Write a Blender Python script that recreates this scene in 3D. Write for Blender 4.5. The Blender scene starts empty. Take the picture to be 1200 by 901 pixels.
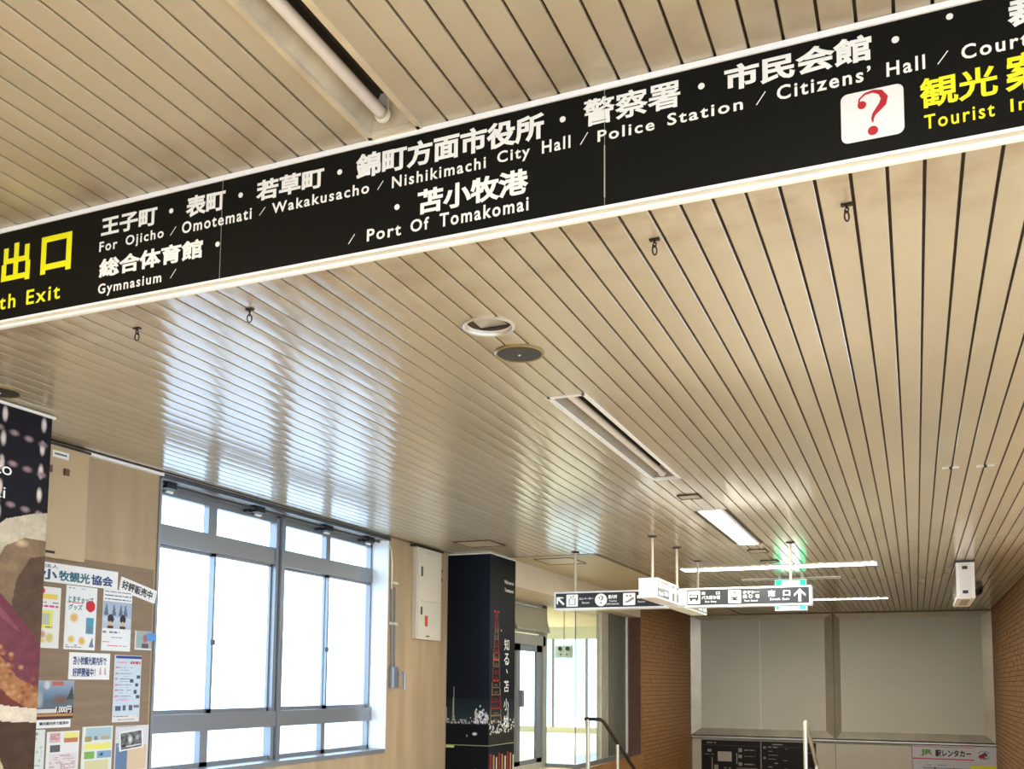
import bpy, bmesh, math, random
import numpy as np
from mathutils import Matrix, Vector
random.seed(7)
rng = np.random.default_rng(7)
SC = bpy.context.scene
COL = SC.collection
PI = math.pi

# ---------------------------------------------------------------- camera
cam = bpy.data.cameras.new('camera')
cam.sensor_fit = 'HORIZONTAL'; cam.sensor_width = 36.0
cam.lens = 36.0 * 1143.2 / 1200.0
cam.shift_x = 0.0149; cam.shift_y = 0.2030
cam.clip_start = 0.05; cam.clip_end = 300
camo = bpy.data.objects.new('camera', cam); COL.objects.link(camo)
camo.matrix_world = Matrix(((0.91925, 0.02714, 0.39274, 0), (0.39356, -0.08835, -0.91504, 0), (0.00986, 0.99572, -0.09190, 1.6), (0, 0, 0, 1)))
SC.camera = camo
# ---------------------------------------------------------------- daylight and exposure
w = bpy.data.worlds.new('sky'); SC.world = w; w.use_nodes = True
bg = w.node_tree.nodes['Background']
bg.inputs[0].default_value = (0.52, 0.72, 1.0, 1); bg.inputs[1].default_value = 4.4
SC.view_settings.view_transform = 'Standard'; SC.view_settings.look = 'None'
SC.view_settings.exposure = 0.56; SC.view_settings.gamma = 1.0
SC.view_settings.use_curve_mapping = False
def lamp(name, loc, sx, sy, power, color=(1, .93, .80), rot=(0, 0, 0)):
    l = bpy.data.lights.new(name, 'AREA'); l.shape = 'RECTANGLE'; l.size = sx; l.size_y = sy
    l.energy = power; l.color = color
    o = bpy.data.objects.new(name, l); o.location = loc; o.rotation_euler = rot; COL.objects.link(o); return o
# unseen fill lamps added behind and beside the camera to brighten floor and ceiling
for lx in (-3.0, -0.2, 2.4):
    for ly in (-5.0, -2.0, 0.4):
        lamp('unseen_fill_lamp', (lx, ly, 3.30), 0.3, 1.6, 58)
for ly in (5.0, 9.0):
    lamp('unseen_fill_lamp', (3.4, ly, 2.93), 0.3, 1.6, 190)

# ---------------------------------------------------------------- materials
def mat(name, col, rough=.5, metal=0.0, spec=.5, var=0.0, vscale=(4, 4, 4), col2=None, bump=0.0, bscale=60, emit=None, estr=0.0, coat=0.0, rnd=0.0, detail=4):
    m = bpy.data.materials.new(name); m.use_nodes = True
    nt = m.node_tree; N = nt.nodes; L = nt.links; b = N['Principled BSDF']
    b.inputs['Base Color'].default_value = (*col, 1); b.inputs['Roughness'].default_value = rough
    b.inputs['Metallic'].default_value = metal; b.inputs['Specular IOR Level'].default_value = spec
    if coat: b.inputs['Coat Weight'].default_value = coat; b.inputs['Coat Roughness'].default_value = .12
    if emit: b.inputs['Emission Color'].default_value = (*emit, 1); b.inputs['Emission Strength'].default_value = estr
    if var or col2 or rnd:
        g = N.new('ShaderNodeNewGeometry'); mp = N.new('ShaderNodeMapping'); mp.inputs['Scale'].default_value = vscale
        L.new(g.outputs['Position'], mp.inputs['Vector'])
        n = N.new('ShaderNodeTexNoise'); n.inputs['Scale'].default_value = 1.0; n.inputs['Detail'].default_value = detail
        L.new(mp.outputs[0], n.inputs['Vector'])
        r = N.new('ShaderNodeMapRange'); r.inputs['From Min'].default_value = .3; r.inputs['From Max'].default_value = .7
        L.new(n.outputs['Fac'], r.inputs['Value'])
        mx = N.new('ShaderNodeMix'); mx.data_type = 'RGBA'
        c2 = col2 if col2 else tuple(max(0, c * (1 - var)) for c in col)
        mx.inputs[6].default_value = (*col, 1); mx.inputs[7].default_value = (*c2, 1)
        L.new(r.outputs[0], mx.inputs[0])
        out = mx.outputs[2]
        if rnd:
            oi = N.new('ShaderNodeObjectInfo'); r2 = N.new('ShaderNodeMapRange')
            r2.inputs['To Min'].default_value = 1 - rnd; r2.inputs['To Max'].default_value = 1 + rnd * .4
            L.new(oi.outputs['Random'], r2.inputs['Value'])
            h = N.new('ShaderNodeHueSaturation'); L.new(r2.outputs[0], h.inputs['Value']); L.new(out, h.inputs['Color']); out = h.outputs[0]
        L.new(out, b.inputs['Base Color'])
    if bump:
        g = N.new('ShaderNodeNewGeometry'); n = N.new('ShaderNodeTexNoise'); n.inputs['Scale'].default_value = bscale
        L.new(g.outputs['Position'], n.inputs['Vector']); bu = N.new('ShaderNodeBump'); bu.inputs['Strength'].default_value = bump
        bu.inputs['Distance'].default_value = .01; L.new(n.outputs['Fac'], bu.inputs['Height']); L.new(bu.outputs[0], b.inputs['Normal'])
    return m
def mat_glass(name, tint=(1, 1, 1), refl=.9, rough=0.0, body=None, bodyf=0.0):
    m = bpy.data.materials.new(name); m.use_nodes = True; nt = m.node_tree; N = nt.nodes; L = nt.links
    N.remove(N['Principled BSDF']); o = N['Material Output']
    t = N.new('ShaderNodeBsdfTransparent'); t.inputs[0].default_value = (*tint, 1)
    g = N.new('ShaderNodeBsdfGlossy'); g.inputs['Roughness'].default_value = rough; g.inputs[0].default_value = (refl, refl, refl, 1)
    f = N.new('ShaderNodeFresnel'); f.inputs[0].default_value = 1.5
    ge = N.new('ShaderNodeNewGeometry'); iv = N.new('ShaderNodeMath'); iv.operation = 'SUBTRACT'; iv.inputs[0].default_value = 1.0
    L.new(ge.outputs['Backfacing'], iv.inputs[1]); mu = N.new('ShaderNodeMath'); mu.operation = 'MULTIPLY'; L.new(f.outputs[0], mu.inputs[0]); L.new(iv.outputs[0], mu.inputs[1])
    mx = N.new('ShaderNodeMixShader'); L.new(mu.outputs[0], mx.inputs[0])
    src = t.outputs[0]
    if body:
        d = N.new('ShaderNodeBsdfDiffuse'); d.inputs[0].default_value = (*body, 1)
        m2 = N.new('ShaderNodeMixShader'); m2.inputs[0].default_value = bodyf; L.new(t.outputs[0], m2.inputs[1]); L.new(d.outputs[0], m2.inputs[2]); src = m2.outputs[0]
    L.new(src, mx.inputs[1]); L.new(g.outputs[0], mx.inputs[2]); L.new(mx.outputs[0], o.inputs[0])
    return m
def mat_print(name, rough=.35, estr=0.0, spec=.25):
    m = bpy.data.materials.new(name); m.use_nodes = True; nt = m.node_tree; N = nt.nodes; b = N['Principled BSDF']
    a = N.new('ShaderNodeAttribute'); a.attribute_name = 'ink'; nt.links.new(a.outputs['Color'], b.inputs['Base Color'])
    b.inputs['Roughness'].default_value = rough; b.inputs['Specular IOR Level'].default_value = spec
    if estr:
        nt.links.new(a.outputs['Color'], b.inputs['Emission Color']); b.inputs['Emission Strength'].default_value = estr
    return m
def mat_slat(name='cream_slat_enamel', rough=.14):
    m = mat(name, (.50, .435, .325), rough=rough, spec=.8, var=.10, vscale=(3, .8, 1), rnd=.07)
    nt = m.node_tree; N = nt.nodes; L = nt.links; b = N['Principled BSDF']
    src = b.inputs['Base Color'].links[0].from_socket
    g = N.new('ShaderNodeNewGeometry'); sp = N.new('ShaderNodeSeparateXYZ'); L.new(g.outputs['Position'], sp.inputs[0])
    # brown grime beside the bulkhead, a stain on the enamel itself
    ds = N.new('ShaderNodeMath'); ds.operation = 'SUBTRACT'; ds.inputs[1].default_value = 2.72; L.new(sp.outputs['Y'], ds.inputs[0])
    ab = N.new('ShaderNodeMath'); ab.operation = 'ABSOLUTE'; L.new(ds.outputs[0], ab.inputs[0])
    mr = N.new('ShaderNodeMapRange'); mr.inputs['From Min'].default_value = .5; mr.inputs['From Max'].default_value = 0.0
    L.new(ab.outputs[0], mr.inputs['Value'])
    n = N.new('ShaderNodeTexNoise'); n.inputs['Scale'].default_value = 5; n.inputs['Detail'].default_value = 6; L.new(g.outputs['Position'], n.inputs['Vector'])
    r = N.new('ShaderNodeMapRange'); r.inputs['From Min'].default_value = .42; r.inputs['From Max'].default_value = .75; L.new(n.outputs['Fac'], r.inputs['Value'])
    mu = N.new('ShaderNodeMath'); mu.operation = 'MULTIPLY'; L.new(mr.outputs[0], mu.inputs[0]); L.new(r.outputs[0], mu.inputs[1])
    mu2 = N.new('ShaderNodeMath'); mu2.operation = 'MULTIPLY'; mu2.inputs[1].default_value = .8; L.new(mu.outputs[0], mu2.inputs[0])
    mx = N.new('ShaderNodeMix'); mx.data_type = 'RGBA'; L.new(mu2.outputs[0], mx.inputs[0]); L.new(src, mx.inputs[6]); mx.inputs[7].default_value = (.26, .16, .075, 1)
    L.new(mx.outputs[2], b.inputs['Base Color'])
    # slight roll waviness of the sheet metal
    mp = N.new('ShaderNodeMapping'); mp.inputs['Scale'].default_value = (6, 1.5, 1); L.new(g.outputs['Position'], mp.inputs[0])
    n2 = N.new('ShaderNodeTexNoise'); n2.inputs['Scale'].default_value = 2.0; L.new(mp.outputs[0], n2.inputs['Vector'])
    bu = N.new('ShaderNodeBump'); bu.inputs['Strength'].default_value = .06; bu.inputs['Distance'].default_value = .02
    L.new(n2.outputs['Fac'], bu.inputs['Height']); L.new(bu.outputs[0], b.inputs['Normal'])
    return m
M = dict(
    slat=mat_slat(), slatfront=mat_slat('cream_slat_enamel_dusty', .34),
    gap=mat('ceiling_void_dark', (.045, .027, .014), rough=.8),
    soffit=mat('beige_soffit_paint', (.50, .42, .27), rough=.45, var=.08),
    stone=mat('travertine', (.44, .31, .17), rough=.55, col2=(.34, .235, .125), vscale=(2, 7, .9), bump=.05, bscale=12, detail=8),
    plaster=mat('cream_plaster', (.66, .57, .42), rough=.6, var=.1),
    board=mat('pinboard_wood', (.26, .175, .105), rough=.7, var=.22, vscale=(3, 2, 26), detail=6),
    ivory=mat('ivory_enamel', (.50, .36, .19), rough=.4, var=.05),
    ivory2=mat('pale_ivory_enamel', (.66, .58, .44), rough=.4, var=.05),
    white=mat('white_enamel', (.85, .82, .76), rough=.35),
    whitegloss=mat('bright_white_enamel', (.92, .91, .88), rough=.3),
    cream=mat('cream_trim', (.68, .58, .42), rough=.45, var=.25, vscale=(6, 6, 6)),
    dirty=mat('yellowed_reflector', (.55, .49, .38), rough=.4, var=.45, vscale=(3, 5, 3)),
    greyref=mat('grey_reflector', (.30, .27, .23), rough=.4, var=.2),
    tube=mat('unlit_tube_glass', (.72, .68, .68), rough=.2, spec=.6),
    troughshade=mat('trough_shade_dark', (.035, .028, .02), rough=.6),  # near-black that stands in for the shade deep inside the troughs
    black=mat('black_plastic', (.012, .012, .012), rough=.45),
    signblack=mat('sign_black_acrylic', (.006, .006, .005), rough=.3, spec=.12),
    signgrey=mat('sign_charcoal', (.028, .028, .026), rough=.3),
    letter=mat('letter_white', (.86, .83, .75), rough=.5),
    letter2=mat('letter_white_glow', (.9, .9, .87), rough=.5, emit=(1, 1, .95), estr=.15),  # white with a faint glow put in, the hanging sign itself is unlit
    yellow=mat('letter_yellow', (.88, .82, .0), rough=.5),
    red=mat('print_red', (.42, .003, .008), rough=.5),
    ink=mat('print_black', (.015, .015, .018), rough=.6),
    navy=mat('print_navy', (.02, .05, .16), rough=.6),
    teal=mat('print_blue_green', (.03, .13, .17), rough=.6),
    green=mat('print_green', (.10, .27, .05), rough=.6),
    paper=mat('paper_white', (.78, .77, .74), rough=.7),
    paperedge=mat('paper_edge', (.7, .68, .64), rough=.7),
    iron=mat('rusty_iron', (.035, .022, .015), rough=.6, metal=.4),
    brass=mat('brass_trim', (.36, .27, .13), rough=.35, metal=.8),
    grille=mat('dark_speaker_mesh', (.045, .038, .03), rough=.6, bump=.4, bscale=400),
    alu=mat('anodised_aluminium', (.25, .26, .27), rough=.35, metal=.5),
    aludark=mat('dark_aluminium', (.12, .12, .12), rough=.35, metal=.7),
    steel=mat('brushed_stainless', (.68, .64, .52), rough=.36, metal=.55, var=.2, vscale=(3, 3, 3)),
    screen=mat('pale_grey_fabric_screen', (.62, .60, .48), rough=.75, var=.06, vscale=(1, 1, 1), bump=.15, bscale=180),
    panel=mat('cream_metal_panel', (.56, .50, .37), rough=.35, var=.06),
    brick=mat('brown_tile_brick', (.34, .165, .05), rough=.5, col2=(.23, .105, .03), vscale=(9, 9, 15), rnd=0.0, detail=3),
    brickshade=mat('shaded_brown_tile_brick', (.13, .052, .022), rough=.5, col2=(.085, .035, .016), vscale=(9, 9, 15), detail=3),  # the same brick with shade put into its colour, for the unlit end face
    mortar=mat('dark_mortar', (.12, .06, .028), rough=.9),
    floor=mat('terrazzo_floor', (.58, .50, .38), rough=.35, var=.12, vscale=(30, 30, 30)),
    roomfloor=mat('pale_yellow_floor', (.78, .68, .44), rough=.4, var=.1),
    roomwall=mat('pale_room_wall', (.74, .70, .57), rough=.6),
    pavement=mat('outdoor_concrete', (.62, .62, .60), rough=.9, var=.1),
    doorgrey=mat('painted_grey_frame', (.32, .32, .27), rough=.4, var=.08),
    greypanel=mat('grey_green_panel', (.13, .145, .11), rough=.18, spec=.7, var=.15, vscale=(1, 1, .6)),
    lit=mat('lit_diffuser', (.9, .9, .9), emit=(1, .97, .86), estr=9.0),
    litroom=mat('lit_room_diffuser', (.9, .9, .9), emit=(1, .97, .84), estr=5.0),
    exitgreen=mat('exit_sign_green', (.0, .35, .16), emit=(.01, .78, .36), estr=1.0),
    exitwhite=mat('exit_sign_white', (.9, .9, .9), emit=(.95, 1, .95), estr=1.7),
    print=mat_print('printed_surface', .5), printgloss=mat_print('printed_gloss', .45, 0.0, .12),
    glass=mat_glass('window_glass', (.97, .99, 1.0)),
    glassd=mat_glass('partition_glass', (.93, .96, .90)),
    pink=mat('stripe_pink', (.45, .05, .12), rough=.6),
    yelpaper=mat('yellow_paper', (.85, .78, .05), rough=.6),
)
# ---------------------------------------------------------------- mesh helpers
class MB:
    def __init__(s): s.v = []; s.f = []
    def quad(s, a, b, c, d):
        n = len(s.v); s.v += [a, b, c, d]; s.f.append((n, n + 1, n + 2, n + 3)); return s
    def poly(s, pts):
        n = len(s.v); s.v += list(pts); s.f.append(tuple(range(n, n + len(pts)))); return s
    def box(s, x0, x1, y0, y1, z0, z1, ch=0.0):
        if x1 < x0: x0, x1 = x1, x0
        if y1 < y0: y0, y1 = y1, y0
        if z1 < z0: z0, z1 = z1, z0
        n = len(s.v)
        s.v += [(x0, y0, z0), (x1, y0, z0), (x1, y1, z0), (x0, y1, z0), (x0, y0, z1), (x1, y0, z1), (x1, y1, z1), (x0, y1, z1)]
        s.f += [tuple(n + i for i in q) for q in ((0, 3, 2, 1), (4, 5, 6, 7), (0, 1, 5, 4), (1, 2, 6, 5), (2, 3, 7, 6), (3, 0, 4, 7))]; return s
    def prism(s, prof, axis, a, b):
        # prof: list of 2D points; axis 'x','y','z' the extrusion direction
        def P(p, t): return {'x': (t, p[0], p[1]), 'y': (p[0], t, p[1]), 'z': (p[0], p[1], t)}[axis]
        n = len(s.v); k = len(prof)
        s.v += [P(p, a) for p in prof] + [P(p, b) for p in prof]
        for i in range(k):
            j = (i + 1) % k; s.f.append((n + i, n + j, n + k + j, n + k + i))
        s.f.append(tuple(n + i for i in range(k))); s.f.append(tuple(n + k + i for i in reversed(range(k)))); return s
    def tube(s, p, q, r, seg=12, r2=None, caps=True):
        p = Vector(p); q = Vector(q); d = (q - p).normalized(); u = d.orthogonal().normalized(); v = d.cross(u)
        r2 = r if r2 is None else r2; n = len(s.v)
        for c, rr in ((p, r), (q, r2)):
            for i in range(seg):
                a = 2 * PI * i / seg; s.v.append(tuple(c + u * math.cos(a) * rr + v * math.sin(a) * rr))
        for i in range(seg):
            j = (i + 1) % seg; s.f.append((n + i, n + j, n + seg + j, n + seg + i))
        if caps: s.f.append(tuple(n + i for i in reversed(range(seg)))); s.f.append(tuple(n + seg + i for i in range(seg)))
        return s
    def path(s, pts, r, seg=10, closed=False):
        k = len(pts); pts = [Vector(p) for p in pts]; n0 = len(s.v); prev = None
        for i, p in enumerate(pts):
            a = pts[(i - 1) % k] if (closed or i) else p; b = pts[(i + 1) % k] if (closed or i < k - 1) else p
            d = (b - a).normalized()
            u = d.orthogonal().normalized() if prev is None else (prev - d * prev.dot(d)).normalized()
            prev = u; v = d.cross(u)
            for j in range(seg):
                t = 2 * PI * j / seg; s.v.append(tuple(p + u * math.cos(t) * r + v * math.sin(t) * r))
        for i in range(k if closed else k - 1):
            i2 = (i + 1) % k
            for j in range(seg):
                j2 = (j + 1) % seg; s.f.append((n0 + i * seg + j, n0 + i * seg + j2, n0 + i2 * seg + j2, n0 + i2 * seg + j))
        if not closed:
            s.f.append(tuple(n0 + j for j in reversed(range(seg)))); s.f.append(tuple(n0 + (k - 1) * seg + j for j in range(seg)))
        return s
    def lathe(s, c, prof, seg=32, cap0=False, cap1=False):
        n = len(s.v); k = len(prof)
        for (r, z) in prof:
            for i in range(seg):
                a = 2 * PI * i / seg; s.v.append((c[0] + r * math.cos(a), c[1] + r * math.sin(a), c[2] + z))
        for m in range(k - 1):
            for i in range(seg):
                j = (i + 1) % seg; s.f.append((n + m * seg + i, n + m * seg + j, n + (m + 1) * seg + j, n + (m + 1) * seg + i))
        if cap0: s.f.append(tuple(n + i for i in range(seg)))
        if cap1: s.f.append(tuple(n + (k - 1) * seg + i for i in range(seg)))
        return s
    def build(s, name, m, parent=None, smooth=False, fix=True):
        me = bpy.data.meshes.new(name); me.from_pydata(s.v, [], s.f)
        if fix:
            bm = bmesh.new(); bm.from_mesh(me); bmesh.ops.recalc_face_normals(bm, faces=bm.faces); bm.to_mesh(me); bm.free()
        if smooth:
            for p in me.polygons: p.use_smooth = True
            if hasattr(me, 'set_sharp_from_angle'): me.set_sharp_from_angle(angle=0.6)
        me.materials.append(M[m] if isinstance(m, str) else m)
        o = bpy.data.objects.new(name, me); COL.objects.link(o)
        if parent: o.parent = parent
        return o
def B(*a): return MB().box(*a)
def tag(o, label, cat, group=None):
    o['label'] = label; o['category'] = cat
    if group: o['group'] = group
    return o
def struct(o): o['kind'] = 'structure'; return o
def stuff(o): o['kind'] = 'stuff'; return o
def thing(name, loc, label, cat, group=None):
    o = bpy.data.objects.new(name, None); o.empty_display_size = .1; COL.objects.link(o); o.location = loc
    tag(o, label, cat, group); return o
def put(mb, name, m, root, smooth=False):
    """build a part from world coordinates under a thing standing at root.location"""
    o = mb.build(name, m, None, smooth); 
    base = root
    off = Vector((0, 0, 0)); r = root
    while r is not None: off += Vector(r.location); r = r.parent
    o.data.transform(Matrix.Translation(-off)); o.parent = root
    return o
def frame_empty(name, loc, parent=None):
    o = bpy.data.objects.new(name, None); o.empty_display_size = .1; COL.objects.link(o); o.location = loc
    if parent: o.parent = parent
    return o
# ---------------------------------------------------------------- lettering
CJKF = None
_tc = {}
def text_mesh(s, bold, space=1.0):
    key = (s, bold, space)
    if key in _tc: return _tc[key]
    c = bpy.data.curves.new('lettering', 'FONT'); c.body = s; c.resolution_u = 3; c.bevel_depth = bold; c.bevel_resolution = 0; c.space_character = space
    o = bpy.data.objects.new('lettering', c); COL.objects.link(o); bpy.context.view_layer.update()
    me = bpy.data.meshes.new_from_object(o.evaluated_get(bpy.context.evaluated_depsgraph_get()))
    bpy.data.objects.remove(o); bpy.data.curves.remove(c)
    co = np.empty(len(me.vertices) * 3); me.vertices.foreach_get('co', co); co = co.reshape(-1, 3)
    faces = [tuple(p.vertices) for p in me.polygons]
    bpy.data.meshes.remove(me)
    _tc[key] = (co, faces); return _tc[key]
CAP = 0.0
def text(s, box, facing, depth, m, parent, bold=.018, latin=False, shear=0.0, vertical=False):
    """lay a string flat in the world rectangle box=(a0,z0,a1,z1); facing 'y': plane y=depth read from -Y; 'x': plane x=depth read from +X"""
    global CAP
    co, faces = text_mesh(s, bold, 1.22 if latin else 1.0); co = co.copy()
    if not len(co): return None
    a0, z0, a1, z1 = box
    if latin:
        if not CAP: CAP = text_mesh('H', 0.0)[0][:, 1].max()
        b0, b1 = 0.0, CAP
    else: b0, b1 = co[:, 1].min(), co[:, 1].max()
    x0, x1 = co[:, 0].min(), co[:, 0].max()
    A = a0 + (co[:, 0] - x0) / max(1e-6, x1 - x0) * (a1 - a0)
    Z = z0 + (co[:, 1] - b0) / (b1 - b0) * (z1 - z0) + shear * (A - a0)
    T = (co[:, 2] / max(1e-4, bold)) * .0006
    V = np.stack([A, depth - T, Z], 1) if facing == 'y' else np.stack([depth + T, A, Z], 1)
    b = MB(); b.v = [tuple(v) for v in V]; b.f = faces
    o = b.build('lettering', m, None, fix=False)
    if parent:
        off = Vector((0, 0, 0)); r = parent
        while r is not None: off += Vector(r.location); r = r.parent
        o.data.transform(Matrix.Translation(-off)); o.parent = parent
    return o
# ---------------------------------------------------------------- flat print
class Ink:
    """a raster of ink colours, turned into a flat coloured mesh (u to the right, v down, both 0..1)"""
    def __init__(s, w, h, bg):
        s.w, s.h = w, h; s.a = np.ones((h, w, 3)) * np.array(bg)
        s.V, s.U = np.meshgrid((np.arange(h) + .5) / h, (np.arange(w) + .5) / w, indexing='ij')
    def rect(s, u0, v0, u1, v1, c): s.a[(s.U >= u0) & (s.U < u1) & (s.V >= v0) & (s.V < v1)] = c; return s
    def ell(s, u, v, ru, rv, c, soft=0.0):
        d = np.sqrt(((s.U - u) / ru) ** 2 + ((s.V - v) / rv) ** 2)
        k = np.clip((1 - d) / max(soft, 1e-3) + (.5 if not soft else 0), 0, 1)[..., None]
        s.a = s.a * (1 - k) + np.array(c) * k; return s
    def grad(s, u0, v0, u1, v1, c0, c1):
        k = (s.U >= u0) & (s.U < u1) & (s.V >= v0) & (s.V < v1); t = np.clip((s.V - v0) / (v1 - v0), 0, 1)[..., None]
        g = np.array(c0) * (1 - t) + np.array(c1) * t; s.a[k] = g[k]; return s
    def tri(s, p, q, r, c): return s.poly([p, q, r], c)
    def poly(s, pts, c):
        ins = np.zeros(s.U.shape, bool); j = len(pts) - 1
        for i in range(len(pts)):
            xi, yi = pts[i]; xj, yj = pts[j]
            k = ((yi > s.V) != (yj > s.V)) & (s.U < (xj - xi) * (s.V - yi) / ((yj - yi) or 1e-9) + xi)
            ins ^= k; j = i
        s.a[ins] = c; return s
    def lines(s, u0, v0, u1, v1, n, c, fill=.75):
        """rows of unreadable small print"""
        dv = (v1 - v0) / n
        for i in range(n):
            u = u0
            while u < u1:
                l = rng.uniform(.05, .16); 
                if rng.random() < fill: s.rect(u, v0 + i * dv + dv * .2, min(u + l, u1), v0 + i * dv + dv * .75, c)
                u += l + rng.uniform(.01, .03)
        return s
    def noise(s, amt):
        s.a = np.clip(s.a * (1 + rng.normal(0, amt, s.a.shape[:2])[..., None]), 0, 1); return s
    def mottle(s, amt, k=6):
        g = rng.normal(0, 1, (s.h // k + 2, s.w // k + 2)); yy = np.linspace(0, s.h // k, s.h); xx = np.linspace(0, s.w // k, s.w)
        y0 = yy.astype(int); x0 = xx.astype(int); fy = (yy - y0)[:, None]; fx = (xx - x0)[None]
        n = (g[np.ix_(y0, x0)] * (1 - fy) * (1 - fx) + g[np.ix_(y0 + 1, x0)] * fy * (1 - fx) + g[np.ix_(y0, x0 + 1)] * (1 - fy) * fx + g[np.ix_(y0 + 1, x0 + 1)] * fy * fx)
        s.a = np.clip(s.a * (1 + amt * n[..., None]), 0, 1); return s
    def build(s, name, origin, du, dv, m='print', parent=None, crop=None):
        o = Vector(origin); du = Vector(du); dv = Vector(dv)
        W, H = s.w, s.h
        uu, vv = np.meshgrid(np.arange(W + 1) / W, np.arange(H + 1) / H)
        P = np.array(o) + uu[..., None] * np.array(du) + vv[..., None] * np.array(dv)
        if parent:
            off = Vector((0, 0, 0)); r = parent
            while r is not None: off += Vector(r.location); r = r.parent
            P = P - np.array(off)
        i, j = np.meshgrid(np.arange(H), np.arange(W), indexing='ij'); b0 = (i * (W + 1) + j).ravel()
        F = np.stack([b0, b0 + W + 1, b0 + W + 2, b0 + 1], 1)
        me = bpy.data.meshes.new(name); me.vertices.add((W + 1) * (H + 1)); me.vertices.foreach_set('co', P.reshape(-1))
        me.loops.add(F.size); me.loops.foreach_set('vertex_index', F.ravel().astype('i'))
        me.polygons.add(len(F)); me.polygons.foreach_set('loop_start', np.arange(0, F.size, 4, dtype='i'))
        me.update(calc_edges=True)
        at = me.attributes.new('ink', 'FLOAT_COLOR', 'FACE')
        at.data.foreach_set('color', np.concatenate([s.a.reshape(-1, 3), np.ones((W * H, 1))], 1).ravel())
        me.materials.append(M[m]); ob = bpy.data.objects.new(name, me); COL.objects.link(ob)
        if parent: ob.parent = parent
        return ob
def rects_minus(R, holes):
    out = [R]
    for (hx0, hx1, hy0, hy1) in holes:
        nx = []
        for (x0, x1, y0, y1) in out:
            if hx0 >= x1 or hx1 <= x0 or hy0 >= y1 or hy1 <= y0: nx.append((x0, x1, y0, y1)); continue
            if y0 < hy0: nx.append((x0, x1, y0, hy0))
            if hy1 < y1: nx.append((x0, x1, hy1, y1))
            a, b = max(y0, hy0), min(y1, hy1)
            if x0 < hx0: nx.append((x0, hx0, a, b))
            if hx1 < x1: nx.append((hx1, x1, a, b))
        out = nx
    return out
# ================================================================ SETTING
ZC = 3.0; ZF = 3.37; FL = 0.40; YB = 2.655          # low ceiling, high ceiling, concourse floor, bulkhead face
BACK = 19.9; LX = -4.70; RX = 1.30
floor = struct(B(-4.95, 7.0, -8, 12.6, FL - .2, FL).build('floor', 'floor'))
# stairs down to the lower lobby
fl2 = MB()
for i in range(12):
    fl2.box(-4.15, RX, 12.6 + i * .3, 12.6 + (i + 1) * .3, FL - .16 * (i + 1) - .3, FL - .16 * (i + 1))
struct(fl2.build('floor_stairs', 'floor'))
struct(B(-4.25, RX + .1, 16.2, BACK + .1, FL - 12 * .16 - .2, FL - 12 * .16).build('floor_lower_lobby', 'floor'))
struct(B(-60, 60, -40, 90, -2.9, -2.75).build('ground', 'pavement'))
# ceilings: dark void sheet with single slats below
ceiling = struct(frame_empty('ceiling', (0, 0, 0)))
L2 = (-1.633, -1.445, 4.42, 6.50); L3 = (-1.585, -1.405, 7.82, 9.86); L1 = (-1.600, -1.4126, .56, 2.63)
DL = (-1.512, 3.418, .098)
void = MB()
holes_low = [L2, L3, (DL[0] - .06, DL[0] + .06, DL[1] - .06, DL[1] + .06)]
for (a, b, c, d) in rects_minus((LX, 2.6, YB + .02, BACK), holes_low): void.box(a, b, c, d, ZC + .013, ZC + .020)
for (a, b, c, d) in rects_minus((-4.7, 2.6, -2.0, YB + .02), [L1]): void.box(a, b, c, d, ZF + .013, ZF + .020)
put(void, 'ceiling_void_sheet', 'gap', ceiling)
SW, TH, CH = .0848, .012, .0016
_sm = {}
def slat_mesh(length, m='slat'):
    k = (round(length, 4), m)
    if k not in _sm:
        h = SW / 2
        e = h - CH; prof = [(-h, TH), (-h, CH * 1.6)] + [(e * q, .0009 * q * q) for q in (-1, -.6, -.2, .2, .6, 1)] + [(h, CH * 1.6), (h, TH)]   # rolled sheet, faintly bowed
        b = MB().prism(prof, 'y', 0, length); me_o = b.build('ceiling_slat', m, smooth=True); _sm[k] = me_o.data; bpy.data.objects.remove(me_o)
    return _sm[k]
def slats(xg, pitch, n0, n1, y0, y1, z, holes, m='slat'):
    for n in range(n0, n1):
        xc = xg + pitch * (n + .5); segs = [(y0, y1)]
        for (hx0, hx1, hy0, hy1) in holes:
            if hx0 < xc + SW / 2 - .01 and hx1 > xc - SW / 2 + .01:
                ns = []
                for (a, b) in segs:
                    if hy1 <= a or hy0 >= b: ns.append((a, b)); continue
                    if hy0 > a: ns.append((a, hy0))
                    if hy1 < b: ns.append((hy1, b))
                segs = ns
        for (a, b) in segs:
            if b - a < .02: continue
            o = bpy.data.objects.new('ceiling_slat', slat_mesh(b - a, m)); COL.objects.link(o); o.parent = ceiling
            o.location = (xc, a, z + random.uniform(-.0006, .0006)); o.rotation_euler = (0, random.uniform(-.006, .006), 0)
G0 = .153; PT = .0940
slats(G0, PT, -51, 14, YB + .02, 10.045, ZC, [L2, L3])
slats(G0, PT, -35, 13, 10.053, 14.865, ZC, [])
slats(G0, PT, -35, 12, 14.873, BACK - .01, ZC, [])
slats(-1.600, .0937, -27, 22, -1.2, YB - .01, ZF, [L1], 'slatfront')
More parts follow.
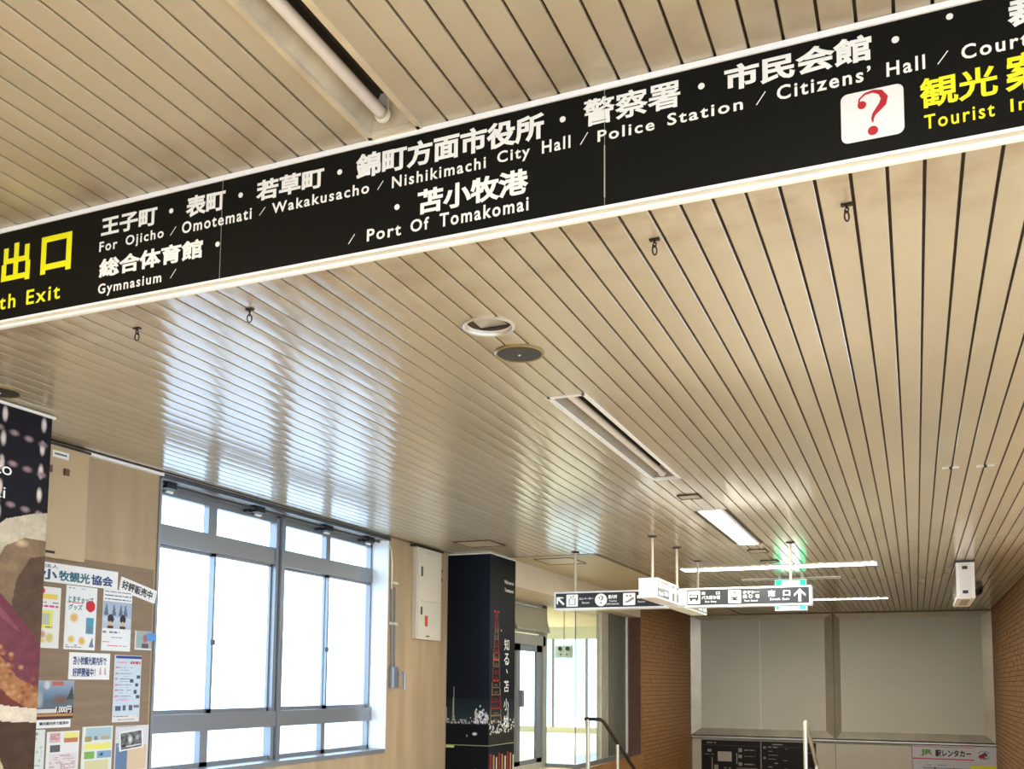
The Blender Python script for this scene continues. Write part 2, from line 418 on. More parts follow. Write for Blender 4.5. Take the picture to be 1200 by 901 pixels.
# round hole for the downlight through the slats it crosses
cut = MB().tube((DL[0], DL[1], ZC - .1), (DL[0], DL[1], ZC + .1), DL[2], 40).build('cutter', 'gap')
for o in [c for c in ceiling.children if c.name.startswith('ceiling_slat') and abs(c.location.z - ZC) < .05 and abs(c.location.x - DL[0]) < DL[2] + SW / 2 and c.location.y < DL[1] < c.location.y + 8]:
    if abs(o.location.y - (YB + .02)) > .01: continue
    o.data = o.data.copy(); md = o.modifiers.new('hole', 'BOOLEAN'); md.object = cut; md.operation = 'DIFFERENCE'; md.solver = 'EXACT'
    bpy.context.view_layer.update()
    me = bpy.data.meshes.new_from_object(o.evaluated_get(bpy.context.evaluated_depsgraph_get()))
    o.modifiers.clear(); o.data = me
bpy.data.objects.remove(cut)
# flat soffit strip along the left at the far end, plain ceiling out of frame
put(B(-4.72, -3.185, 10.053, BACK, ZC - .004, ZC + .03), 'flat_soffit', 'soffit', ceiling)
put(B(-4.70, -3.185, 10.046, 10.052, ZC - .002, ZC + .01), 'shadow_gap', 'gap', ceiling)
struct(MB().box(1.46, 7.0, YB + .02, 12.6, ZC, ZC + .1).build('ceiling_side_bay', 'soffit'))
struct(MB().box(-4.7, 7.0, -8.0, -1.2, ZF, ZF + .1).box(.47, 7.0, -1.2, YB - .01, ZF, ZF + .1).build('ceiling_entrance_bay', 'soffit'))
struct(MB().box(-5.06, 8.5, -9, 24, ZF + .3, ZF + .5).build('ceiling_roof_slab', 'pavement'))
# bulkhead between the two ceilings
struct(B(-4.7, 7.0, YB + .002, YB + .02, 2.975, ZF).build('trim_bulkhead', 'cream'))
# left wall with the window opening
WY0, WY1, WZ1, WZ0 = 5.13, 8.25, 2.985, .95
WXI = -4.90
wl = MB(); wl.box(LX - .35, LX, 3.76, WY0, FL, 3.3).box(LX - .35, LX, WY1, 9.62, FL, 3.3).box(LX - .35, LX, WY0, WY1, WZ1 + .06, 3.3).box(LX - .35, LX, WY0, WY1, FL, WZ0)
wl.box(LX - .35, LX, -8, 2.0, FL, ZF + .2)
struct(wl.build('wall_left', 'stone'))
struct(MB().box(LX - .35, LX + .01, WY0, WY1, WZ0 - .03, WZ0 + .008).build('trim_sill', 'alu'))
struct(B(LX - .28, LX - .02, WY0, WY1, WZ1, WZ1 + .04).build('trim_window_soffit', 'white'))
struct(B(LX - .004, LX + .03, 4.42, WY0 - .01, ZC - .022, ZC - .004).build('trim_cornice', 'whitegloss'))
struct(MB().box(LX - .03, LX + .02, WY0 - .02, WY1 + .02, ZC - .035, ZC - .002).build('trim_window_header', 'aludark'))
struct(MB().box(LX - .30, LX + .012, WY0 - .022, WY0, WZ0, ZC - .03).build('trim_jamb_near', 'alu'))
struct(MB().box(LX - .36, LX + .006, WY1 - .008, WY1 + .015, WZ0, ZC - .03).build('trim_jamb_far', 'whitegloss'))
# the window itself
win = struct(frame_empty('window_1', (WXI, WY0, WZ0)))
fx0, fx1 = WXI - .02, WXI + .03
T1a, T1b = 2.693, 2.555; T2a, T2b = 1.350, 1.223; TOP = 2.903
ys = [5.15, 6.02, 6.84, 7.62, 8.24]
fr = MB().box(fx0, fx1, WY0, WY1, TOP, WZ1).box(fx0, fx1, WY0, WY1, WZ0, WZ0 + .04)
put(fr, 'window_frame', 'alu', win)
put(B(fx0, fx1 + .01, WY0, WY1, T1b, T1a), 'transom', 'alu', win)
put(B(fx0, fx1 + .03, WY0, WY1, T2b, T2a), 'transom', 'alu', win)
put(MB().box(fx0, fx1 + .02, 6.655, 6.695, WZ0, WZ1).box(fx0, fx1 + .045, 6.705, 6.75, WZ0, WZ1), 'mullion', 'alu', win)
put(B(fx0, fx1, 8.215, 8.245, WZ0, WZ1), 'mullion', 'alu', win)
for (a, b) in ((5.83, 5.925), (7.43, 7.50)):
    put(B(fx0, fx1, a, b, T1a, TOP), 'mullion', 'alu', win)
    put(B(fx0, fx1, a - .01, b - .02, WZ0, T2b), 'mullion', 'alu', win)
for (a, b) in ((5.13, 5.96), (5.93, 6.66), (6.75, 7.515), (7.50, 8.235)):
    xo = WXI - .03 if a in (5.13, 6.75) else WXI
    sash = MB().box(xo - .012, xo + .012, a, a + .022, T2a, T1b).box(xo - .012, xo + .012, b - .022, b, T2a, T1b).box(xo - .012, xo + .012, a, b, T2a, T2a + .03).box(xo - .012, xo + .012, a, b, T1b - .02, T1b)
    so = put(sash, 'sash', 'alu', win)
    put(B(xo - .003, xo + .003, a + .022, b - .022, T2a + .03, T1b - .02), 'pane', 'glass', so)
for (a, b) in ((5.935, 2), (7.49, 2)):
    put(MB().box(WXI + .012, WXI + .04, a - .012, a + .004, 1.86, 1.90), 'sash_latch', 'black', win)
for (a, b) in ((5.13, 5.83), (5.925, 6.655), (6.75, 7.43), (7.50, 8.215)):
    put(B(WXI - .02, WXI - .014, a, b, T1a, TOP), 'pane', 'glass', win)
    put(B(WXI - .02, WXI - .014, a, b, WZ0 + .04, T2b), 'pane', 'glass', win)
# curtain rail with rollers
cr = thing('curtain_rail', (-4.81, 5.2, 2.955), 'double grey curtain rail with black gliders under the ceiling along the window top', 'curtain rail')
put(MB().box(-4.865, -4.85, 5.16, 8.24, 2.945, 2.965), 'rail', 'alu', cr)
put(MB().box(-4.80, -4.785, 5.16, 8.24, 2.948, 2.966), 'rail', 'aludark', cr)
for y in (5.3, 6.32, 7.32, 8.05):
    c = put(MB().box(-4.87, -4.76, y - .05, y + .05, 2.93, 2.984).box(-4.86, -4.82, y - .10, y - .04, 2.925, 2.945), 'glider_bracket', 'black', cr)
    put(MB().box(-4.845, -4.825, y + .02, y + .09, 2.915, 2.93), 'roller', 'white', c)
# pillar at the near left with the food poster
struct(B(LX - .35, -4.215, 2.0, 3.75, FL, 3.3).build('wall_left_pier', 'stone'))
# wall behind the display column, upper band, glazed office
struct(B(-4.9, -4.19, 10.31, 15.84, 2.70, 3.25).build('wall_left_band', 'plaster'))
struct(B(-4.93, -4.72, 9.62, 10.9, FL, 3.3).build('wall_left_return', 'plaster'))
# ---- brick walls (single courses as joined pieces)
def brick_wall(name, plane, a0, a1, z0, z1, axis, sgn, m, back):
    root = struct(frame_empty(name, (0, 0, 0)))
    put(back, 'mortar_bed', 'mortar', root)
    b = MB(); bl, bh, g = .215, .062, .009; r = 0; z = z0
    while z < z1 - .02:
        a = a0 - (r % 2) * bl / 2
        while a < a1:
            p, q = max(a, a0), min(a + bl - g, a1)
            if q - p > .02:
                t = .012 + random.uniform(-.002, .003)
                if axis == 'x': b.box(plane, plane + sgn * t, p, q, z, min(z + bh, z1))
                else: b.box(p, q, plane, plane + sgn * t, z, min(z + bh, z1))
            a += bl
        z += bh + g; r += 1
    stuff(put(b, 'brick_courses', m, root)); return root
brick_wall('wall_left_brick', -4.202, 15.85, BACK, -1.5, 3.0, 'x', 1, 'brick', B(-4.45, -4.202, 15.85, BACK, -1.5, 3.2))
brick_wall('wall_left_brick_end', 15.84, -4.42, -4.19, .46, 2.74, 'y', -1, 'brickshade', B(-4.6, -4.2, 15.84, 15.95, -.5, 3.0))
brick_wall('wall_right_brick', RX, 10.6, BACK, -1.5, 3.0, 'x', -1, 'brick', B(RX, RX + .3, 10.6, BACK, -1.5, 3.2))
struct(B(-4.2, -4.16, 12.6, 15.85, -1.6, .45).build('wall_stair_side', 'brick'))
struct(B(-4.9, -4.38, 13.1, 15.9, .30, .47).build('trim_office_plinth', 'alu'))
# ---- glazed office behind
FO = .42
OP = [(-4.45, 10.9), (-4.45, 22.5), (-10.2, 22.5), (-5.3, 10.9)]
struct(MB().prism(OP, 'z', FO - .1, FO).build('floor_office', 'roomfloor'))
struct(MB().prism(OP, 'z', 2.97, 3.05).build('ceiling_office', 'roomwall'))
struct(MB().prism([(-5.3, 10.9), (-5.4, 10.9), (-10.3, 22.5), (-10.2, 22.5)], 'z', FO, 2.97).build('wall_office_side', 'roomwall'))
struct(MB().box(-5.4, -4.9, 10.8, 10.9, FO - .1, 3.05).build('wall_office_near', 'roomwall'))
struct(MB().box(-10.2, -9.9, 22.4, 22.5, FO, 2.97).box(-9.9, -4.5, 22.4, 22.5, 2.66, 2.97).box(-4.62, -4.5, 15.95, 22.5, FO, 2.97).box(-9.9, -4.5, 22.4, 22.5, FO, .55).build('wall_office_far', 'roomwall'))
wo = struct(frame_empty('window_2', (-9.9, 22.4, .75)))
for x in (-9.9, -8.1, -7.25, -6.2, -5.2): put(B(x - .03, x + .03, 22.38, 22.44, .55, 2.66), 'mullion', 'alu', wo)
put(B(-9.9, -4.6, 22.405, 22.415, .55, 2.66), 'pane', 'glass', wo)
struct(B(-12, -4.55, 16.4, 16.5, 2.6, 2.97).build('trim_office_beam', 'roomwall'))
# glazing of the office
YG = 13.15; XG = -4.42
og = struct(frame_empty('window_3', (-4.87, YG, .47)))
put(MB().box(-4.90, -4.86, YG - .06, YG + .03, FO, 2.72), 'post', 'doorgrey', og)
put(B(-4.86, XG - .004, YG - .004, YG + .004, .475, 2.70), 'pane', 'glassd', og)
put(B(XG - .008, XG + .002, YG - .006, YG + .006, .475, 2.70), 'glass_joint', 'aludark', og)
put(B(XG - .004, XG + .004, YG + .006, 14.30, .475, 2.70), 'pane', 'glassd', og)
put(MB().box(XG - .05, XG + .03, 14.30, 14.46, .47, 2.70).box(XG - .05, XG + .015, 14.50, 14.70, .47, 2.70), 'post', 'steel', og)
put(B(XG - .03, XG + .006, 14.71, 15.74, .475, 2.70), 'grey_green_panel', 'greypanel', og)
put(B(XG - .04, XG + .02, 15.75, 15.83, .47, 2.70), 'post', 'whitegloss', og)
# door of the office, transom vent above
dr = struct(frame_empty('door_1', (-4.87, 12.0, FO)))
XD = -4.87
put(MB().box(XD - .05, XD + .02, 11.60, 11.70, FO, 2.72).box(XD - .05, XD + .02, 11.6, 13.1, 2.12, 2.26).box(XD - .05, XD + .02, 11.6, 13.1, 2.66, 2.74).box(XD - .05, XD + .02, 12.99, 13.09, FO, 2.72), 'door_frame', 'doorgrey', dr)
put(B(XD - .02, XD + .01, 11.7, 12.99, FO, .50), 'threshold', 'steel', dr)
lf = put(MB().box(XD - .03, XD + .005, 12.03, 12.16, .5, 2.12).box(XD - .03, XD + .005, 12.78, 12.99, .5, 2.12).box(XD - .03, XD + .005, 12.03, 12.99, 2.03, 2.12).box(XD - .03, XD + .005, 12.03, 12.99, .5, .56), 'door_leaf', 'alu', dr)
put(B(XD - .016, XD - .010, 12.16, 12.78, .56, 2.03), 'pane', 'glassd', lf)
put(MB().box(XD + .005, XD + .05, 12.12, 12.20, 1.28, 1.50), 'door_lock', 'alu', lf)
tv = put(MB().prism([(XD + .01, 2.28), (XD + .13, 2.30), (XD + .13, 2.33), (XD + .01, 2.31)], 'y', 11.72, 12.97).prism([(XD + .0, 2.62), (XD + .03, 2.62), (XD + .03, 2.65), (XD, 2.65)], 'y', 11.72, 12.97)
    .poly([(XD + .10, 11.72, 2.31), (XD + .02, 11.72, 2.64), (XD + .05, 11.72, 2.64), (XD + .13, 11.72, 2.31)]).poly([(XD + .10, 12.90, 2.31), (XD + .02, 12.90, 2.64), (XD + .05, 12.97, 2.64), (XD + .13, 12.97, 2.31)]), 'vent_sash', 'doorgrey', dr)
put(MB().poly([(XD + .115, 11.74, 2.32), (XD + .115, 12.93, 2.32), (XD + .03, 12.93, 2.63), (XD + .03, 11.74, 2.63)]), 'pane', mat('vent_pane_grey', (.36, .35, .27), rough=.3), tv)
# office ceiling lamps
for i, (x, y) in enumerate(((-6.0, 14.9), (-6.9, 17.6), (-5.6, 17.9), (-8.2, 20.4), (-6.2, 20.6))):
    o = MB().box(x - .7, x + .7, y - .11, y + .11, 2.93, 2.968).build('office_ceiling_lamp', 'litroom')
    tag(o, ['nearest lit white ceiling lamp of the glazed office, above the hanging plate', 'lit ceiling lamp in the second row of the office, left one', 'lit ceiling lamp in the second row of the office, right one', 'lit ceiling lamp deep in the office, left of the far window', 'lit ceiling lamp deep in the office, by the far window'][i], 'ceiling lamp', 'ceiling lamps of the glazed office')
hp = thing('hanging_notice_plate', (-4.80, 13.9, 2.2), 'small pale grey plate with two round lamps hanging behind the office glass', 'notice plate')
put(B(-5.46, -5.16, 15.18, 15.22, 2.01, 2.22), 'plate', mat('pale_blue_grey', (.42, .50, .52), rough=.4), hp)
for x in (-5.37, -5.24): put(MB().tube((x, 15.175, 2.165), (x, 15.165, 2.165), .035, 20), 'round_lamp', 'black', hp)
for x in (-5.36, -5.25): put(MB().tube((x, 15.175, 2.07), (x, 15.165, 2.07), .012, 12), 'button', 'black', hp)
put(MB().tube((-5.31, 15.2, 2.2), (-5.31, 15.2, 2.97), .008, 8), 'rod', 'aludark', hp)
# ================================================================ BIG DIRECTION SIGN ON THE BULKHEAD
SY = 2.645
sg = thing('direction_sign', (-1.5, SY, 3.0), 'long black direction sign with white Japanese and English place names on the bulkhead', 'sign')
SX0, SX1, SZ0, SZ1 = -3.95, 1.9, 2.993, 3.352
jx = [SX0, -2.1994, -0.8016, .62, SX1]
for a, b in zip(jx[:-1], jx[1:]):
    put(B(a + .0012, b - .0012, SY - .004, SY + .010, SZ0, SZ1), 'sign_panel', 'signblack', sg)
put(MB().box(SX0, SX1, SY - .010, SY + .012, SZ1, 3.369), 'top_rail', 'whitegloss', sg)
put(MB().box(SX0, SX1, SY - .008, SY + .012, 2.984, SZ0), 'bottom_rail', 'white', sg)
put(MB().box(SX0, SX1, SY + .001, SY + .012, 2.974, 2.984), 'channel', 'cream', sg)
put(MB().prism([(SY - .002, 2.9745), (SY - .006, 2.972), (SY - .006, 2.966), (SY - .002, 2.9635), (SY + .012, 2.9635), (SY + .012, 2.9745)], 'x', SX0, SX1), 'bottom_lip', 'whitegloss', sg)
for q in jx[1:4]: put(B(q - .0007, q + .0007, SY - .0052, SY - .0040, SZ0, SZ1), 'seam_strip', 'doorgrey', sg)
# the seam strip seen bare at the second joint
put(B(jx[2] - .0016, jx[2] + .0016, SY - .0055, SY - .004, 3.02, 3.18), 'seam_strip', 'steel', sg)
D = SY - .0046
KB = .036
def kan(s, box, m='letter', bold=KB): text(s, box, 'y', D, m, sg, bold)
def lat(s, box, m='letter', bold=.020): text(s, box, 'y', D, m, sg, bold, latin=True)
def dot(c, r=.0093):
    put(MB().tube((c[0], D + .001, c[1]), (c[0], D - .0006, c[1]), r, 20), 'dot', 'letter', sg)
def slash(p, q):
    d = (Vector((q[0] - p[0], 0, q[1] - p[1]))).normalized(); n = Vector((-d.z, 0, d.x)) * .0013
    P = Vector((p[0], D - .0006, p[1])); Q = Vector((q[0], D - .0006, q[1]))
    put(MB().poly([tuple(P - n), tuple(P + n), tuple(Q + n), tuple(Q - n)]), 'stroke', 'letter', sg)
kan('出', (-3.2728, 3.1409, -3.1189, 3.2992), 'yellow', .030); kan('口', (-3.0627, 3.1456, -2.9055, 3.2955), 'yellow', .030)
kan('南', (-3.5021, 3.1375, -3.3422, 3.3031), 'yellow', .030)
lat('th Exit', (-3.2741, 3.0387, -2.9530, 3.0944), 'yellow', .016)
lat('Sou', (-3.4547, 3.0385, -3.2973, 3.0960), 'yellow', .016)
kan('王子町', (-2.7600, 3.2452, -2.4926, 3.3153)); dot((-2.4279, 3.2846))
kan('表町', (-2.3614, 3.2441, -2.1858, 3.3227)); dot((-2.1205, 3.2840))
kan('若草町', (-2.0549, 3.2465, -1.7780, 3.3198)); dot((-1.7168, 3.2853))
kan('錦町方面市役所', (-1.6540, 3.2430, -0.9923, 3.3304)); dot((-0.9326, 3.2903))
kan('警察署', (-0.8683, 3.2486, -0.5760, 3.3332), 'letter', .022); dot((-0.5156, 3.2940))
kan('市民会館', (-0.4511, 3.2580, -0.0633, 3.3354)); dot((-0.0045, 3.2988)); dot((0.1261, 3.3276), .0085)
kan('裁', (0.2580, 3.2563, 0.3444, 3.3374)); kan('判所', (0.3621, 3.2599, 0.5530, 3.3393))
lat('For', (-2.7649, 3.1882, -2.6766, 3.2245)); lat('Ojicho', (-2.6377, 3.1918, -2.4584, 3.2265))
lat('Omotemati', (-2.3753, 3.1899, -2.0707, 3.2304)); lat('Wakakusacho', (-1.9865, 3.1916, -1.6021, 3.2275))
lat('Nishikimachi', (-1.5170, 3.1903, -1.1845, 3.2272)); lat('City', (-1.1462, 3.1976, -1.0376, 3.2320)); lat('Hall', (-0.9987, 3.1966, -0.9079, 3.2346))
lat('Police', (-0.8232, 3.1954, -0.6516, 3.2286)); lat('Station', (-0.6141, 3.1987, -0.4006, 3.2323))
lat('Citizens’', (-0.3089, 3.2033, -0.0671, 3.2418)); lat('Hall', (-0.0285, 3.2017, 0.0651, 3.2396)); lat('Courthouse', (0.1503, 3.2038, 0.4586, 3.2406))
for p, q in (((-2.4270, 3.1915), (-2.4020, 3.2212)), ((-2.0374, 3.1940), (-2.0135, 3.2202)), ((-1.5701, 3.1941), (-1.5494, 3.2208)), ((-0.8765, 3.1972), (-0.8531, 3.2313)),
             ((-0.3641, 3.2013), (-0.3391, 3.2353)), ((0.0949, 3.2046), (0.1194, 3.2357)), ((-2.4188, 3.0308), (-2.3940, 3.0617)), ((-1.6756, 3.0291), (-1.6523, 3.0591))):
    slash(p, q)
kan('総合体育館', (-2.7610, 3.0851, -2.2783, 3.1579)); dot((-2.2130, 3.1223)); lat('Gymnasium', (-2.7614, 3.0250, -2.4606, 3.0605))
dot((-1.4966, 3.1221)); kan('苫小牧港', (-1.4213, 3.0795, -1.0421, 3.1628))
lat('Port', (-1.6063, 3.0269, -1.4800, 3.0656)); lat('Of', (-1.4459, 3.0289, -1.3798, 3.0671)); lat('Tomakomai', (-1.3423, 3.0272, -1.0411, 3.0694))
kan('観光', (0.0498, 3.0909, 0.2308, 3.1741), 'yellow', .024); kan('案', (0.2476, 3.0902, 0.3390, 3.1894), 'yellow', .024); kan('内所', (0.3504, 3.0945, 0.5377, 3.1877), 'yellow', .024)
lat('Tourist', (0.0584, 3.0361, 0.2214, 3.0731), 'yellow', .014); lat('Information', (0.2569, 3.0382, 0.5576, 3.0707), 'yellow', .014)
# white rounded plate with the red question mark
qb = (-0.1440, 3.0375, 0.0114, 3.1753)
def rrect(x0, z0, x1, z1, r, y, n=6):
    pts = []
    for cx, cz, a0 in ((x1 - r, z1 - r, 0), (x0 + r, z1 - r, 90), (x0 + r, z0 + r, 180), (x1 - r, z0 + r, 270)):
        for i in range(n + 1):
            a = math.radians(a0 + 90 * i / n); pts.append((cx + r * math.cos(a), y, cz + r * math.sin(a)))
    return pts
qp = put(MB().poly(rrect(*qb, .018, D - .0008)), 'white_plate', mat('plate_white', (.74, .71, .67), rough=.4), sg)
def qmark(cx, cz, h, y, m, parent):
    # a heavy roman question mark: swelling stroke with a ball terminal, and a dot
    P = [(-.26, .24), (-.25, .36), (-.14, .455), (.02, .48), (.16, .43), (.235, .30), (.20, .17), (.10, .06), (.03, -.02), (.0, -.10), (.0, -.19)]
    W = [.03, .03, .035, .05, .085, .115, .115, .085, .06, .045, .022]
    L, Rr = [], []
    for i, (a, b) in enumerate(P):
        p0 = P[max(0, i - 1)]; p1 = P[min(len(P) - 1, i + 1)]; dx, dz = p1[0] - p0[0], p1[1] - p0[1]; l = math.hypot(dx, dz)
        nx, nz = -dz / l * W[i] / 1.6, dx / l * W[i] / 1.6
        L.append((cx + (a + nx) * h, y, cz + (b + nz) * h)); Rr.append((cx + (a - nx) * h, y, cz + (b - nz) * h))
    b = MB()
    for i in range(len(P) - 1): b.quad(L[i], L[i + 1], Rr[i + 1], Rr[i])
    b.poly([(cx + (-.20 + .085 * math.cos(t)) * h, y - .0001, cz + (.225 + .085 * math.sin(t)) * h) for t in np.linspace(0, 2 * PI, 24, endpoint=False)])
    b.poly([(cx + (.0 + .10 * math.cos(t)) * h, y, cz + (-.37 + .10 * math.sin(t)) * h) for t in np.linspace(0, 2 * PI, 28, endpoint=False)])
    return put(b, 'question_mark', m, parent)
qmark((qb[0] + qb[2]) / 2 + .001, (qb[1] + qb[3]) / 2 + .001, .128, D - .0016, 'red', sg)
# ================================================================ CEILING FIXTURES
def trough(name, R, z, label, depth=.10, m='dirty'):
    x0, x1, y0, y1 = R
    t = thing(name, ((x0 + x1) / 2, (y0 + y1) / 2, z), label, 'ceiling lamp')
    rw = .012
    rim = MB().box(x0 - .008, x0 + rw, y0 - .008, y1 + .008, z - .005, z + .012).box(x1 - rw, x1 + .008, y0 - .008, y1 + .008, z - .005, z + .012)
    rim.box(x0, x1, y0 - .008, y0 + rw, z - .005, z + .012).box(x0, x1, y1 - rw, y1 + .008, z - .005, z + .012)
    put(rim, 'rim', 'white' if m == 'greyref' else 'cream', t)
    put(MB().quad((x0 + rw, y0, z + .008), (x0 + rw, y1, z + .008), (x0 + .060, y1, z + .064), (x0 + .060, y0, z + .064)), 'reflector', m, t)
    put(MB().quad((x0 + .060, y0, z + .064), (x0 + .060, y1, z + .064), (x0 + .076, y1, z + depth), (x0 + .076, y0, z + depth)).quad((x0 + .076, y0, z + depth), (x0 + .076, y1, z + depth), (x1 - .004, y1, z + depth), (x1 - .004, y0, z + depth)), 'shaded_trough_top', 'troughshade', t)  # upper reflector and top plate, their shade put into the colour
    put(MB().quad((x1 - .004, y0, z + depth), (x1 - .004, y1, z + depth), (x1 - rw, y1, z + .01), (x1 - rw, y0, z + .01)), 'side_plate', m, t)
    put(MB().poly([(x0 + rw, y1 - .003, z), (x1 - rw, y1 - .003, z), (x1 - rw, y1 - .06, z + depth), (x0 + rw, y1 - .06, z + depth)]), 'end_plate', m, t)
    put(MB().poly([(x0, y0 + .003, z), (x1, y0 + .003, z), (x1, y0 + .02, z + depth), (x0, y0 + .02, z + depth)]), 'end_plate', m, t)
    xt = x0 + .082; zt = z + .034
    tb = put(MB().tube((xt, y0 + .05, zt), (xt, y1 - .075, zt), .020, 20), 'tube', 'tube', t, True)
    put(MB().tube((xt, y1 - .076, zt), (xt, y1 - .062, zt), .0212, 20), 'tube_cap', 'steel', tb); put(MB().tube((xt, y0 + .035, zt), (xt, y0 + .05, zt), .0212, 20), 'tube_cap', 'steel', tb)
    put(MB().tube((xt, y1 - .062, zt), (xt, y1 - .048, zt), .026, 20).box(xt - .02, xt + .02, y1 - .062, y1 - .048, zt, z + depth), 'lamp_holder', 'white', t)
    return t
trough('ceiling_light_trough', L1, ZF, 'unlit recessed fluorescent trough with dusty bare tube in the nearer ceiling, above the big sign', m='dirty')
trough('ceiling_light_trough', L2, ZC, 'unlit recessed fluorescent trough with bare tube, in the ceiling beyond the two round fixtures', m='greyref')
t = thing('ceiling_light_panel', (-1.495, 8.84, ZC), 'lit white recessed ceiling lamp running along the slats, beyond the unlit trough', 'ceiling lamp')
put(MB().box(L3[0] - .01, L3[0] + .006, L3[2], L3[3], ZC - .006, ZC + .02).box(L3[1] - .006, L3[1] + .01, L3[2], L3[3], ZC - .006, ZC + .02).box(L3[0], L3[1], L3[2] - .01, L3[2] + .004, ZC - .006, ZC + .02).box(L3[0], L3[1], L3[3] - .004, L3[3] + .01, ZC - .006, ZC + .02), 'rim', 'whitegloss', t)
put(B(L3[0] + .006, L3[1] - .006, L3[2] + .004, L3[3] - .004, ZC - .003, ZC + .02), 'diffuser', 'lit', t)
def flush_lamp(x0, x1, y0, y1, lit, label):
    t = thing('crosswise_ceiling_lamp', ((x0 + x1) / 2, (y0 + y1) / 2, ZC), label, 'ceiling lamp')
    g = .012
    put(MB().box(x0 - g, x1 + g, y0 - g, y0, ZC - .010, ZC).box(x0 - g, x1 + g, y1, y1 + g, ZC - .010, ZC).box(x0 - g, x0, y0, y1, ZC - .010, ZC).box(x1, x1 + g, y0, y1, ZC - .010, ZC), 'rim', 'white', t)
    put(B(x0, x1, y0, y1, ZC - .008, ZC), 'diffuser', 'lit' if lit else 'tube', t)
flush_lamp(-2.60, -.38, 11.72, 12.00, True, 'long lit ceiling lamp lying crosswise, nearest of the three crosswise lamps')
flush_lamp(-2.09, -.87, 13.15, 13.33, False, 'unlit short ceiling lamp lying crosswise, behind the green exit sign')
flush_lamp(-2.60, -.38, 16.50, 16.68, True, 'lit thin ceiling lamp lying crosswise, farthest from the camera')
for y, p in ((11.86, 55), (16.59, 42)): lamp('crosswise_light', (-1.49, y, ZC - .012), 2.1, .15, p, (1, .95, .82))
lamp('panel_light', (-1.495, 8.84, ZC - .012), .15, 1.95, 35, (1, .95, .82))
for i, (x, y) in enumerate(((-6.5, 14.9), (-6.9, 18.5))): lamp('office_light', (x, y, 2.9), 1.6, 1.6, 55, (1, .95, .80))
# downlight and speakers
t = thing('downlight', (DL[0], DL[1], ZC), 'round recessed downlight without its lamp, metal ring and white bowl, in the ceiling', 'downlight')
r = DL[2]
put(MB().lathe((DL[0], DL[1], ZC), [(r + .006, .001), (r + .006, -.006), (r + .001, -.009), (r - .006, -.006), (r - .009, .004)], 48), 'trim_ring', 'steel', t, True)
put(MB().lathe((DL[0], DL[1], ZC), [(r - .004, -.002), (r - .014, .03), (r - .03, .075), (.03, .085)], 48, False, True), 'bowl', 'white', t, True)
put(MB().box(DL[0] - .035, DL[0] + .035, DL[1] - .02, DL[1] + .035, ZC + .045, ZC + .08), 'socket_bracket', 'greyref', t)
put(MB().tube((DL[0] - .005, DL[1], ZC + .035), (DL[0] - .005, DL[1], ZC + .08), .018, 16), 'lamp_socket', 'white', t)
def speaker(x, y, r, label):
    t = thing('ceiling_speaker', (x, y, ZC), label, 'speaker')
    put(MB().lathe((x, y, ZC), [(r, .001), (r, -.006), (r - .006, -.011), (r - .013, -.008)], 48), 'trim_ring', 'brass', t, True)
    put(MB().lathe((x, y, ZC), [(r - .012, -.008), (r * .6, -.011), (.012, -.012)], 48, False, True), 'grille', 'grille', t, True)
    put(MB().lathe((x, y, ZC), [(.007, -.011), (.006, -.015), (.001, -.016)], 16, False, True), 'centre_screw', 'steel', t)
speaker(-1.515, 3.749, .107, 'round ceiling speaker with dark mesh and brass ring, beside the downlight')
speaker(-4.09, 3.33, .10, 'round ceiling speaker near the left pier, at the left edge of the picture')
# hooks with a chain link
for i, (x, y) in enumerate(((-2.829, 2.915), (-2.283, 2.920), (-.722, 2.918), (-.149, 2.906))):
    t = thing('ceiling_hook', (x, y, ZC), ['rusty ceiling hook with a chain link, leftmost of the four below the big sign', 'rusty ceiling hook with a chain link, second from the left below the big sign', 'rusty ceiling hook with a chain link, third from the left below the big sign', 'rusty ceiling hook with a chain link, rightmost, below the red question mark'][i], 'hook', 'hooks under the big sign')
    put(MB().box(x - .016, x + .016, y - .008, y + .008, ZC - .005, ZC + .001).tube((x, y, ZC - .001), (x, y, ZC - .014), .004, 8), 'base_plate', 'iron', t)
    ang = [0, .5, 1.1, .9][i]
    def ring(cz, rx, rz, a, rr):
        return [(x + math.cos(a) * rx * math.cos(k), y + math.sin(a) * rx * math.cos(k), cz + rz * math.sin(k)) for k in np.linspace(0, 2 * PI, 14, endpoint=False)]
    put(MB().path(ring(ZC - .019, .007, .008, ang + PI / 2, 0), .0022, 6, True), 'eye', 'iron', t)
    put(MB().path(ring(ZC - .037, .0085, .0155, .35 + ang * .5, 0), .0026, 6, True), 'chain_link', 'iron', t)
for i, (x, y) in enumerate(((.240, 6.80), (.440, 6.815))):
    t = thing('ceiling_bracket', (x, y, ZC), ['thin metal bracket with bolt flat on the ceiling, left of the pair at right', 'thin metal bracket with bolt flat on the ceiling, right of the pair at right'][i], 'bracket', 'ceiling brackets')
    put(B(x - .05, x + .05, y - .016, y + .016, ZC - .006, ZC), 'plate', 'steel', t)
    put(MB().tube((x, y - .02, ZC - .016), (x, y - .02, ZC), .009, 10), 'bolt', 'black', t)
def hatch(x0, x1, y0, y1, label, w=.007):
    t = thing('ceiling_hatch', ((x0 + x1) / 2, (y0 + y1) / 2, ZC), label, 'hatch')
    put(MB().box(x0, x0 + w, y0, y1, ZC - .010, ZC).box(x1 - w, x1, y0, y1, ZC - .010, ZC).box(x0, x1, y0, y0 + w, ZC - .010, ZC).box(x0, x1, y1 - w, y1, ZC - .010, ZC), 'frame', 'iron', t)
    put(B(x0 + w, x1 - w, y0 + w, y1 - w, ZC - .006, ZC), 'lid', 'slatfront', t)
hatch(-3.95, -3.50, 10.25, 10.80, 'square access hatch in the flat soffit behind the arrow sign')
